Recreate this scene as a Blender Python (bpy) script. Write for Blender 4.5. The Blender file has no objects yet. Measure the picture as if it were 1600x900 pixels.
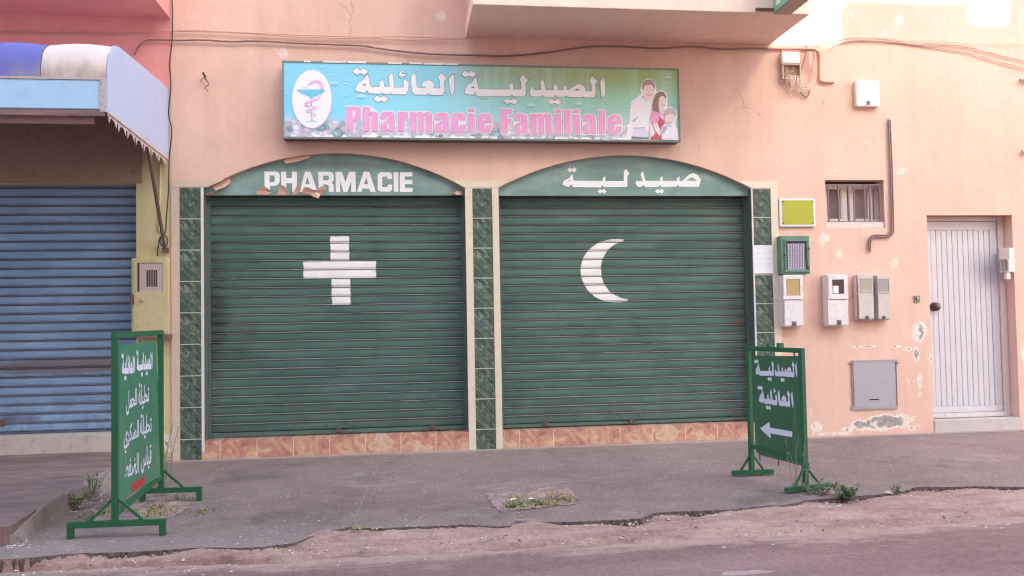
import bpy, bmesh, math, random
from mathutils import Vector, Matrix, geometry
random.seed(7)
R = math.radians
scene = bpy.context.scene
COL = scene.collection

# ------------------------------------------------------------------ camera
F_PX, PITCH, YAW, ROLL, DIST, EYE = 1314.5, .0359, .1261, -.0176, 8.444, 1.304
def cam_axes():
    cy, sy, cp, sp = math.cos(YAW), math.sin(YAW), math.cos(PITCH), math.sin(PITCH)
    f = Vector((sy*cp, cy*cp, sp)); r = Vector((cy, -sy, 0)); u = r.cross(f)
    return (math.cos(ROLL)*r + math.sin(ROLL)*u, -math.sin(ROLL)*r + math.cos(ROLL)*u, f)
AR, AU, AF = cam_axes()
EYEP = Vector((0, -DIST, EYE))
cd = bpy.data.cameras.new('camera'); cam = bpy.data.objects.new('camera', cd); COL.objects.link(cam)
cd.sensor_width = 36; cd.lens = F_PX/1600*36; cd.clip_end = 500; cd.clip_start = .05
cam.matrix_world = Matrix(((AR.x, AU.x, -AF.x, EYEP.x), (AR.y, AU.y, -AF.y, EYEP.y), (AR.z, AU.z, -AF.z, EYEP.z), (0, 0, 0, 1)))
scene.camera = cam

# ------------------------------------------------------------------ light
SUN_EL, SUN_AZ = 28.0, 20.0          # sun stands in front of the shops, to the right
SKY, SUN, EXPO = .15, 5.0, 2.8
w = bpy.data.worlds.new('World'); scene.world = w; w.use_nodes = True
nt = w.node_tree; bg = nt.nodes['Background']
sky = nt.nodes.new('ShaderNodeTexSky'); sky.sky_type = 'NISHITA'; sky.sun_disc = False
sky.sun_elevation = R(SUN_EL); sky.sun_rotation = R(180-SUN_AZ)
sky.dust_density = 4.0; sky.air_density = 1.0; sky.ozone_density = .5
tint = nt.nodes.new('ShaderNodeMix'); tint.data_type = 'RGBA'; tint.blend_type = 'MULTIPLY'; tint.inputs[0].default_value = 1
tint.inputs[7].default_value = (.94, 1.06, 1.06, 1)      # white balance of the photograph
nt.links.new(sky.outputs[0], tint.inputs[6]); nt.links.new(tint.outputs[2], bg.inputs[0])
bg.inputs[1].default_value = SKY
sl = bpy.data.lights.new('sun', 'SUN'); sl.energy = SUN; sl.angle = R(.5); sl.color = (1, .93, .82)
sun = bpy.data.objects.new('sun', sl); COL.objects.link(sun)
TS = Vector((math.sin(R(SUN_AZ))*math.cos(R(SUN_EL)), -math.cos(R(SUN_AZ))*math.cos(R(SUN_EL)), math.sin(R(SUN_EL))))
sun.rotation_euler = TS.to_track_quat('Z', 'Y').to_euler(); sun.location = TS*40
vs = scene.view_settings
vs.view_transform = 'Standard'; vs.look = 'None'; vs.exposure = EXPO; vs.gamma = 1; vs.use_curve_mapping = False
scene.render.engine = 'CYCLES'
scene.cycles.filter_width = 1.2; scene.cycles.max_bounces = 8; scene.cycles.diffuse_bounces = 5

# ------------------------------------------------------------------ geometry helpers
def ray(u, v): return AF + AR*((u-800)/F_PX) - AU*((v-450)/F_PX)
def at(u, v, Y=0.0):                  # point of the plane y = Y
    d = ray(u, v); return EYEP + d*((Y-EYEP.y)/d.y)
def gr(u, v, Z=0.0):                  # point of the level z = Z
    d = ray(u, v); return EYEP + d*((Z-EYEP.z)/d.z)
def atx(u, v, X):
    d = ray(u, v); return EYEP + d*((X-EYEP.x)/d.x)
def onplane(u, v, p0, n):
    d = ray(u, v); return EYEP + d*((p0-EYEP).dot(n)/d.dot(n))
def S(r, g, b):
    f = lambda c: (c/255/12.92 if c <= 10 else ((c/255+.055)/1.055)**2.4)
    return (f(r), f(g), f(b), 1)

class MB:
    def __init__(s): s.v = []; s.f = []; s.m = []; s.mi = 0; s.cuts = []
    def add(s, vs, fs):
        s.cuts.append((len(s.v), len(s.f))); o = len(s.v); s.v += [Vector(p) for p in vs]
        for f in fs: s.f.append([i+o for i in f]); s.m.append(s.mi)
        return s
    def mat(s, i): s.mi = i; return s
    def box(s, x0, x1, y0, y1, z0, z1):
        return s.hexa([(x0,y0,z0),(x1,y0,z0),(x1,y1,z0),(x0,y1,z0),(x0,y0,z1),(x1,y0,z1),(x1,y1,z1),(x0,y1,z1)])
    def hexa(s, p): return s.add(p, [(0,3,2,1),(4,5,6,7),(0,1,5,4),(1,2,6,5),(2,3,7,6),(3,0,4,7)])
    def quad(s, a, b, c, d): return s.add([a,b,c,d], [(0,1,2,3)])
    def prism(s, pts, back, holes=()):   # planar outline (front) extruded by the vector back
        loops = [[Vector(p) for p in pts]] + [[Vector(p) for p in h] for h in holes]
        flat = [p for l in loops for p in l]; n = len(flat); back = Vector(back)
        tris = geometry.tessellate_polygon(loops)
        fs = []
        for t in tris:
            nn = (flat[t[1]]-flat[t[0]]).cross(flat[t[2]]-flat[t[0]])
            t = tuple(t) if nn.dot(back) < 0 else (t[0], t[2], t[1])
            fs.append(t); fs.append((t[2]+n, t[1]+n, t[0]+n))
        o = 0
        for l in loops:
            k = len(l)
            for i in range(k): fs.append((o+i, o+(i+1) % k, o+(i+1) % k+n, o+i+n))
            o += k
        return s.add(flat + [p+back for p in flat], fs)
    def bar(s, a, b, wx, wy, up=(0,0,1)):   # square bar from a to b
        a, b = Vector(a), Vector(b); d = (b-a).normalized(); up = Vector(up)
        if abs(d.dot(up)) > .95: up = Vector((0,1,0))
        x = d.cross(up).normalized()*wx/2; y = x.cross(d).normalized()*wy/2
        return s.hexa([a-x-y, a+x-y, a+x+y, a-x+y, b-x-y, b+x-y, b+x+y, b-x+y])
    def tube(s, pts, r, k=6, smooth=True):
        pts = [Vector(p) for p in pts]
        if smooth and len(pts) > 2:
            q = []
            for i in range(len(pts)-1):
                p0, p1, p2, p3 = pts[max(i-1,0)], pts[i], pts[i+1], pts[min(i+2,len(pts)-1)]
                for j in range(5):
                    t = j/5; q.append(.5*((2*p1)+(p2-p0)*t+(2*p0-5*p1+4*p2-p3)*t*t+(3*p1-p0-3*p2+p3)*t**3))
            pts = q+[pts[-1]]
        vs, fs = [], []
        for i, p in enumerate(pts):
            d = (pts[min(i+1,len(pts)-1)]-pts[max(i-1,0)]).normalized()
            up = Vector((0,1,0)) if abs(d.y) < .9 else Vector((1,0,0))
            x = d.cross(up).normalized(); y = d.cross(x)
            rr = r if not callable(r) else r(i/(len(pts)-1))
            vs += [p+(x*math.cos(a)+y*math.sin(a))*rr for a in [2*math.pi*j/k for j in range(k)]]
        for i in range(len(pts)-1):
            for j in range(k): fs.append((i*k+j, i*k+(j+1) % k, (i+1)*k+(j+1) % k, (i+1)*k+j))
        fs.append(tuple(range(k))); fs.append(tuple(range((len(pts)-1)*k, len(pts)*k))[::-1])
        return s.add(vs, fs)
    def each(s, name, mats, parent=None, bevel=0, smooth=False):     # every added piece becomes an object of its own
        cs = s.cuts+[(len(s.v), len(s.f))]; out = []
        for (v0, f0), (v1, f1) in zip(cs, cs[1:]):
            q = MB(); q.v = s.v[v0:v1]; q.f = [[i-v0 for i in f] for f in s.f[f0:f1]]; q.m = s.m[f0:f1]
            out.append(q.build(name, mats, parent, bevel, smooth))
        return out
    def build(s, name, mats, parent=None, bevel=0, smooth=False):
        me = bpy.data.meshes.new(name)
        org = rootloc(parent)
        me.from_pydata([tuple(p-org) for p in s.v], [], s.f)
        mats = mats if isinstance(mats, (list, tuple)) else [mats]
        for m in mats: me.materials.append(m)
        for p, i in zip(me.polygons, s.m): p.material_index = min(i, len(mats)-1); p.use_smooth = smooth
        bm = bmesh.new(); bm.from_mesh(me)
        bmesh.ops.recalc_face_normals(bm, faces=bm.faces[:])
        if bevel:
            es = [e for e in bm.edges if len(e.link_faces) == 2 and e.calc_face_angle(0) > .6]
            bmesh.ops.bevel(bm, geom=es, offset=bevel, segments=2, affect='EDGES', clamp_overlap=True)
        bm.to_mesh(me); bm.free()
        o = bpy.data.objects.new(name, me); COL.objects.link(o)
        if parent: o.parent = parent
        return o
def rootloc(o):
    p = Vector((0,0,0))
    while o: p = p+o.location; o = o.parent
    return p
def tag(o, label=None, cat=None, group=None, kind=None):
    if label: o['label'] = label
    if cat: o['category'] = cat
    if group: o['group'] = group
    if kind: o['kind'] = kind
    return o
def thing(name, label, cat, loc=(0,0,0), group=None):
    o = bpy.data.objects.new(name, None); COL.objects.link(o); o.location = loc; o.empty_display_size = .1
    return tag(o, label, cat, group)

# ------------------------------------------------------------------ shader helpers
class K:                                # a value in a node tree, with arithmetic
    def __init__(s, m, sock): s.m = m; s.s = sock
    def _o(s, op, b, c=None): return s.m.math(op, s, b, c)
    def __add__(s, b): return s._o('ADD', b)
    def __radd__(s, b): return s._o('ADD', b)
    def __sub__(s, b): return s._o('SUBTRACT', b)
    def __rsub__(s, b): return s.m.math('SUBTRACT', b, s)
    def __mul__(s, b): return s._o('MULTIPLY', b)
    def __rmul__(s, b): return s._o('MULTIPLY', b)
    def __truediv__(s, b): return s._o('DIVIDE', b)
    def abs(s): return s.m.math('ABSOLUTE', s)
    def max(s, b): return s._o('MAXIMUM', b)
    def min(s, b): return s._o('MINIMUM', b)
    def mod(s, b): return s._o('FLOORED_MODULO', b)
    def floor(s): return s.m.math('FLOOR', s)
    def step(s, a, b): return s.m.step(s, a, b)
class M:
    def __init__(s, name):
        s.mat = bpy.data.materials.new(name); s.mat.use_nodes = True; s.nt = s.mat.node_tree
        s.b = s.nt.nodes['Principled BSDF']; s._c = {}
    def n(s, t, **kw):
        x = s.nt.nodes.new(t)
        for k, v in kw.items(): setattr(x, k, v)
        return x
    def set(s, sock, v):
        if isinstance(v, K): s.nt.links.new(v.s, sock)
        elif v is not None: sock.default_value = v
    def math(s, op, a, b=None, c=None):
        x = s.n('ShaderNodeMath', operation=op)
        for i, v in enumerate((a, b, c)):
            if v is not None: s.set(x.inputs[i], v)
        return K(s, x.outputs[0])
    def step(s, v, a, b):
        x = s.n('ShaderNodeMapRange', interpolation_type='SMOOTHSTEP'); s.set(x.inputs[0], v)
        x.inputs[1].default_value = a; x.inputs[2].default_value = b
        return K(s, x.outputs[0])
    def co(s, kind='Object'):
        if kind not in s._c: s._c[kind] = K(s, s.n('ShaderNodeTexCoord').outputs[kind])
        return s._c[kind]
    def xyz(s, v=None):
        x = s.n('ShaderNodeSeparateXYZ'); s.set(x.inputs[0], v or s.co()); return [K(s, o) for o in x.outputs]
    def vec(s, x, y, z):
        c = s.n('ShaderNodeCombineXYZ')
        for i, v in enumerate((x, y, z)): s.set(c.inputs[i], v)
        return K(s, c.outputs[0])
    def mp(s, v=None, scale=(1,1,1), rot=(0,0,0), loc=(0,0,0)):
        x = s.n('ShaderNodeMapping'); s.set(x.inputs[0], v or s.co())
        x.inputs[1].default_value = loc; x.inputs[2].default_value = rot; x.inputs[3].default_value = scale
        return K(s, x.outputs[0])
    def noise(s, v=None, scale=5, detail=4, rough=.55, dist=0, col=False):
        x = s.n('ShaderNodeTexNoise'); s.set(x.inputs['Vector'], v or s.co())
        x.inputs['Scale'].default_value = scale; x.inputs['Detail'].default_value = detail
        x.inputs['Roughness'].default_value = rough; x.inputs['Distortion'].default_value = dist
        return K(s, x.outputs[1 if col else 0])
    def voro(s, v=None, scale=5, out='Distance', feature='F1', rnd=1):
        x = s.n('ShaderNodeTexVoronoi', feature=feature); s.set(x.inputs['Vector'], v or s.co())
        x.inputs['Scale'].default_value = scale; x.inputs['Randomness'].default_value = rnd
        return K(s, x.outputs[out])
    def mix(s, f, a, b, mode='MIX'):
        x = s.n('ShaderNodeMix', data_type='RGBA', blend_type=mode)
        s.set(x.inputs[0], f); s.set(x.inputs[6], a); s.set(x.inputs[7], b)
        return K(s, x.outputs[2])
    def ramp(s, f, stops):
        x = s.n('ShaderNodeValToRGB'); s.set(x.inputs[0], f); e = x.color_ramp.elements
        while len(e) < len(stops): e.new(.5)
        for q, (p, c) in zip(e, stops): q.position = p; q.color = c
        return K(s, x.outputs[0])
    def gain(s, c, f): return s.mix(1.0, c, s.vec(f, f, f), 'MULTIPLY')
    def spot(s, x, z, p, rx, rz=None):    # 1 at p fading to 0 at an ellipse
        rz = rz or rx
        a = (x-p[0])*(1/rx); b = (z-p[1])*(1/rz)
        return s.step(s.math('SQRT', a*a+b*b), 1.0, 0.0)
    def out(s, col, rough=.8, bump=None, bs=.3, bd=.01, metal=0, spec=.35):
        s.set(s.b.inputs['Base Color'], col); s.set(s.b.inputs['Roughness'], rough); s.set(s.b.inputs['Metallic'], metal)
        s.b.inputs['Specular IOR Level'].default_value = spec
        if bump is not None:
            x = s.n('ShaderNodeBump'); x.inputs['Strength'].default_value = bs; x.inputs['Distance'].default_value = bd
            s.set(x.inputs['Height'], bump); s.nt.links.new(x.outputs[0], s.b.inputs['Normal'])
        return s.mat
def plain(name, col, rough=.6, var=.12, scale=6, metal=0, dirt=None, dirt_amt=.3, spec=.35):
    m = M(name); n = m.noise(scale=scale, detail=5)
    c = m.gain(col, n*(2*var)+(1-var))
    if dirt: c = m.mix(m.noise(scale=scale*2.3, detail=6, rough=.65).step(.5, .75)*dirt_amt, c, dirt)
    return m.out(c, rough, m.noise(scale=60, detail=3), .12, .004, metal, spec)

def wall_mat(name, base, pale, peels=(), patches=(), streak=.11, damp=None):
    m = M(name); x, y, z = m.xyz()
    big = m.noise(scale=.9, detail=5, rough=.6)
    c = m.mix(big.step(.35, .7), base, pale)
    st = m.noise(m.mp(scale=(7, 7, .45)), scale=1, detail=5, rough=.6)
    c = m.gain(c, st*(2*streak)+(1-streak))
    c = m.gain(c, m.noise(scale=9, detail=6, rough=.7)*.16+.92)
    fine = m.noise(scale=16, detail=6, rough=.65)
    # scattered chips
    chips = (m.noise(scale=5.5, detail=7, rough=.7)-(.30*m.noise(scale=.7, detail=2).step(.45, .62))).step(.285, .27)
    h = fine*.35
    if peels:
        f = None
        for (p, rx, rz, s) in peels:
            q = m.spot(x, z, p, rx, rz)*s; f = q if f is None else f.max(q)
        g = f*.9 + (m.noise(scale=8, detail=9, rough=.74, dist=.6)-.5)*2.1
        lo = g.step(.50, .52)*f.step(.02, .12); hi = g.step(.74, .77)*f.step(.02, .12)*m.noise(scale=5, detail=3).step(.40, .48)
        c = m.mix(lo*(m.noise(scale=16, detail=5, rough=.7).step(.25, .6)*.45+.5), c, S(234, 220, 211)); c = m.mix(hi, c, m.mix(fine.step(.4, .6), S(176, 160, 154), S(150, 140, 136)))
        h = h-lo*.7-hi*.5
    if patches:
        f = None
        for (p, rx, rz, s) in patches:
            q = m.spot(x, z, p, rx, rz)*s; f = q if f is None else f.max(q)
        g = f + (m.noise(scale=9, detail=9, rough=.72, dist=.4)-.5)*2.2
        c = m.mix(g.step(.66, .71)*f.step(.02, .1)*(m.noise(scale=14, detail=5, rough=.7).step(.25, .6)*.5+.4), c, S(234, 214, 202))
    wq = m.mix(.25, m.co(), m.noise(scale=2.5, detail=5, col=True))
    ck = m.voro(wq, scale=1.5, feature='DISTANCE_TO_EDGE').step(.010, .003)*m.noise(m.mp(loc=(3,1,5)), scale=.9, detail=3).step(.62, .70)
    c = m.mix(ck*.32, c, S(160, 118, 104)); h = h-ck*.4
    if damp: c = m.mix((z+m.noise(scale=3, detail=6)*.35).step(damp+.22, damp)*.35, c, S(176, 120, 104))
    rough = .9
    return m.out(c, rough, h+m.noise(scale=4.5, detail=4, rough=.5)*1.1+m.noise(scale=70, detail=3)*.14, .38, .014, spec=.2)

# ------------------------------------------------------------------ materials
XP = lambda u, v, Y=0: (at(u, v, Y).x, at(u, v, Y).z)
PX = 1/150                                      # about one pixel in metres on the facade
peels = [((XP(u, v)), a*PX, b*PX, s) for u, v, a, b, s in (
    (1385,660,80,24,1.35),(1345,664,35,18,1.1),(1424,668,26,12,.85),(1438,520,26,32,1.05),(1432,556,12,26,1.15),(1437,600,12,50,.75),(1418,590,8,40,.6),
    (1350,541,50,5,.9),(1400,541,24,5,.9),(1420,545,16,9,.85),(1275,668,26,18,.8),(1322,672,24,12,.7),(1268,645,10,22,.6),
    (1600,560,12,60,.8),(1585,650,16,26,.9),(1300,678,80,8,.7),(1455,560,6,22,.7),(1230,672,18,14,.7))]
patches = [((XP(u, v)), a*PX, b*PX, s) for u, v, a, b, s in (
    (1288,372,20,22,1.0),(1311,399,12,16,.95),(1399,412,14,22,.95),(1341,417,10,9,.85),(1406,268,20,16,1.0),(1305,266,9,8,.8),(1405,34,20,34,.9),(1475,30,14,20,.9),
    (1330,25,22,26,.8),(1382,50,16,18,.8),(690,26,24,16,1.0),(441,82,15,22,1.0),(1356,222,18,14,.6),(320,38,10,10,.7),(1214,250,5,18,.9),(500,108,10,6,.7),(286,39,10,6,.8),(1300,110,12,12,.5))]
m_wall = wall_mat('peach_render', S(222,179,162), S(228,189,173), peels, patches, damp=.05)
m_soff = wall_mat('peach_soffit', S(244,210,194), S(246,216,200))
m_salmon = wall_mat('salmon_render', S(226,152,147), S(232,164,158), streak=.06)
m_yellow = wall_mat('cream_yellow_render', S(206,188,142), S(214,198,156),
    [((XP(262, 690)), .12, .28, .8), ((XP(230, 700)), .2, .12, .6)], damp=.05)

def shutter_mat(name, paint, pale, lip, pitch, z0, marks=None, bands=None):
    m = M(name); x, y, z = m.xyz()
    n1 = m.noise(m.mp(scale=(.8, 1, 3)), scale=2.2, detail=6, rough=.62)
    c = m.mix(n1.step(.32, .72), paint, pale)
    c = m.gain(c, m.noise(m.mp(scale=(1, 1, 14)), scale=2.5, detail=5)*.36+.82)
    ph = (z-z0).mod(pitch)*(1/pitch)
    lipm = ph.step(.80, .83)*ph.step(.96, .94)
    dirt = ph.step(.22, .0)*m.noise(m.mp(scale=(1,1,.2)), scale=6, detail=5).step(.35, .7)
    c = m.mix(dirt*.45, c, S(98, 84, 76))
    c = m.mix(lipm*m.noise(m.mp(scale=(1, 1, .4)), scale=5, detail=5).step(.2, .5)*.95, c, lip)
    rust = m.noise(m.mp(scale=(1,1,2.5)), scale=3.3, detail=8, rough=.72).step(.63, .70)
    c = m.mix(rust*.5, c, S(122, 84, 68))
    low = (z+m.noise(scale=3, detail=6)*.5-z0).step(.75, .15)*m.noise(m.mp(scale=(1,1,.5)), scale=9, detail=6, rough=.7).step(.4, .62)
    c = m.mix(low*.38, c, S(96,84,78))
    smg = m.noise(m.mp(loc=(4,0,2)), scale=1.7, detail=7, rough=.68).step(.55, .68)
    c = m.mix(smg*.24, c, S(58,66,62))
    spk = m.voro(m.mp(scale=(1,1,1.6)), scale=26).step(.10, .06)*m.noise(scale=2.5).step(.5, .62)
    c = m.mix(spk*.45, c, S(205, 190, 180))
    if bands:
        for (p, rx, rz, s, colr) in bands:
            f = (m.spot(x, z, p, rx, rz)*s + (m.noise(m.mp(scale=(1,1,3)), scale=4, detail=6, rough=.65)-.5)*.7).step(.30, .62)
            c = m.mix(f*.8, c, colr)
    if marks is not None:
        msk = marks(m, x, z)
        wear = m.noise(scale=30, detail=4, rough=.7).step(.72, .68)
        c = m.mix(msk*wear*(1-lipm*.22), c, m.gain(S(240, 232, 230), m.noise(scale=5, detail=5)*.12+.93))
    return m.out(c, .55, m.noise(scale=14, detail=4), .12, .01, spec=.3)

# positions of the two green shutters
YS = .16; PITCH_S = .0893
zs_bot = at(530, 670, YS).z; zs2_bot = at(980, 656.5, YS).z
def cross(m, x, z):
    wob = (m.noise(scale=22, detail=2)-.5)*.03
    a, b = XP(516, 374, YS), XP(547, 476, YS); h0, h1 = XP(474, 407.5, YS), XP(587.5, 436, YS)
    def rect(x0, x1, z0, z1):
        return (x+wob).step(x0-.003, x0+.003)*(x+wob).step(x1+.003, x1-.003)*(z+wob*.3).step(z0-.003, z0+.003)*(z+wob*.3).step(z1+.003, z1-.003)
    za = at(531, 369.5, YS).z; zb = at(531, 476, YS).z; zc = at(531, 407.5, YS).z; zd = at(531, 435.5, YS).z
    return rect(a[0], b[0]-.004, zc-.01, za).max(rect(a[0]+.012, b[0]+.006, zb, zd+.01)).max(rect(h0[0], h1[0], zd, zc))
def moon(m, x, z):
    P = lambda u, v: XP(890+u/6.923, 360+v/6.923, YS)
    wob = (m.noise(scale=24, detail=2)-.5)*.016
    def ell(u, v, ru, rv):
        c = P(u, v); rx = abs(P(u+ru, v)[0]-c[0]); rz = abs(P(u, v+rv)[1]-c[1])
        a = (x+wob-c[0])*(1/rx); b = (z+wob-c[1])*(1/rz)
        return m.math('SQRT', a*a+b*b)
    cut = P(604, 430)[0]
    return ell(500, 437, 377, 343).step(1.012, .995)*ell(622, 430, 282, 312).step(.99, 1.01)*(x+(z-P(600, 430)[1])*.05).step(cut+.008, cut-.004)
m_shut1 = shutter_mat('green_shutter_cross', S(72,98,91), S(90,115,108), S(164,164,157), PITCH_S, zs_bot, cross,
    [((XP(745, 560, YS)), .5, 1.2, .45, S(70,84,78)), ((XP(335, 500, YS)), .35, 1.8, .55, S(66,66,64))])
m_shut2 = shutter_mat('green_shutter_moon', S(72,98,91), S(92,116,107), S(170,161,153), PITCH_S, zs2_bot, moon,
    [((XP(1165, 505, YS)), .35, .03, 1.1, S(134,88,78)), ((XP(1165, 520, YS)), .32, 1.6, .45, S(98,90,84)), ((XP(1080, 404, YS)), 0.5, .015, .5, S(150,120,100))])
ZB = at(100, 672, .15).z; PITCH_B = .0868
m_blue = shutter_mat('blue_shutter', S(126,150,184), S(144,170,202), S(134,122,130), PITCH_B, ZB, None,
    [((XP(90, 572, .15)), 1.3, .16, .95, S(118,104,108)), ((XP(-60, 560, .15)), .8, .2, .8, S(118,104,108)), ((XP(20, 655, .15)), .5, .08, .6, S(96,96,110))])

def tile_mat(name, x0, z_top):
    m = M(name); x, y, z = m.xyz()
    u = x-x0; v = (z_top-z).mod(.303)
    row = ((z_top-z)*(1/.303)).floor()
    uv = m.vec(u, v, row*.013)
    base = m.mix(m.noise(uv, scale=9, detail=6, rough=.65).step(.3, .72), S(50,68,56), S(80,98,84))
    r = m.mp(uv, rot=(0, 0, R(-52)), scale=(1, 1, 1))
    v1 = (m.noise(m.mp(r, scale=(2.2, 9, 1)), scale=1, detail=6, rough=.55, dist=1.4)-.5).abs().step(.026, .0)
    v2 = (m.noise(m.mp(r, scale=(7, 24, 1), loc=(3, 1, 0)), scale=1, detail=5, rough=.6, dist=.8)-.47).abs().step(.02, .0)
    c = m.mix((v1*m.noise(uv, scale=14).step(.3, .6)*.75).max(v2*.38), base, S(158,162,146))
    j = v.step(.0055, .004).max(v.step(.2985, .300))
    c = m.mix(j, c, S(200,198,180))
    return m.out(c, m.math('ADD', j*.4, .28), None, spec=.5)
ztile = at(737, 294.3).z
m_jamb = plain('dark_jamb_tile', S(96,102,97), .4, .2, 8)

def plinth_mat(x0, pitch):
    m = M('orange_stone_tile'); x, y, z = m.xyz()
    k = ((x-x0)*(1/pitch)).floor(); u = (x-x0).mod(pitch)
    uv = m.vec(u+k.mod(2)*.55, z, k.mod(3)*.4)
    a = m.noise(m.mp(uv, rot=(0, R(38), 0), scale=(1, 1, 1.8)), scale=6, detail=9, rough=.75, dist=1.0)
    c = m.ramp(a, [(.33, S(136,96,92)), (.42, S(182,122,110)), (.49, S(198,140,124)), (.55, S(206,162,126)), (.61, S(218,184,170)), (.68, S(176,130,126))])
    pit = m.noise(uv, scale=48, detail=3, rough=.6).step(.66, .72)
    c = m.mix(pit*.55, c, S(140,92,84))
    j = u.step(.006, .0035).max(u.step(pitch-.003, pitch-.001))
    c = m.mix(j*.9, c, S(232,206,192))
    low = (z+m.noise(scale=9, detail=4)*.05).step(.06, .015)
    c = m.mix(low*.45, c, S(176,150,140))
    return m.out(c, .42, a, .1, .004, spec=.4)
m_trim = plain('cream_marble', S(224,206,184), .5, .07, 7, dirt=S(200,176,158), dirt_amt=.35)
m_trimL = plain('pinkish_marble', S(212,184,168), .5, .07, 7, dirt=S(190,160,146), dirt_amt=.4)
m_white = plain('white_paint', S(232,226,226), .45, .05, 6, dirt=S(200,188,182), dirt_amt=.3)
m_whitetrim = plain('white_strip', S(226,216,214), .4, .05)
m_letter = plain('white_lettering', S(240,234,234), .5, .03)
m_dark = plain('dark_void', S(44,36,36), .9, .1)
m_rust = plain('rusty_steel', S(112,82,76), .7, .2, 20)
m_steel = plain('grey_steel', S(150,140,140), .5, .12, 12, metal=.3)
m_wire = plain('brown_cable', S(150,116,107), .6, .1)
m_wirepale = plain('pale_cable', S(222,198,180), .6, .08)
m_wirewall = plain('painted_cable', S(206,160,142), .7, .08)
m_black = plain('black_cable', S(64,56,58), .5, .05)
m_conc = plain('concrete', S(176,164,158), .9, .16, 5, dirt=S(140,124,118), dirt_amt=.5, spec=.2)

def panel_mat():
    m = M('faded_green_panel'); x, y, z = m.xyz()
    n = m.noise(m.mp(scale=(.8, 1, 2.2)), scale=2.6, detail=6, rough=.62)
    c = m.ramp(n, [(.3, S(112,136,130)), (.5, S(128,152,146)), (.62, S(144,164,158)), (.75, S(162,170,162))])
    c = m.gain(c, m.noise(m.mp(scale=(9, 1, .7)), scale=1.3, detail=5)*.26+.87)
    c = m.mix(m.noise(scale=40, detail=4, rough=.7).step(.68, .74)*.4, c, S(190,180,170))
    return m.out(c, .7, n, .2, .01)
m_panel = panel_mat()

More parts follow.
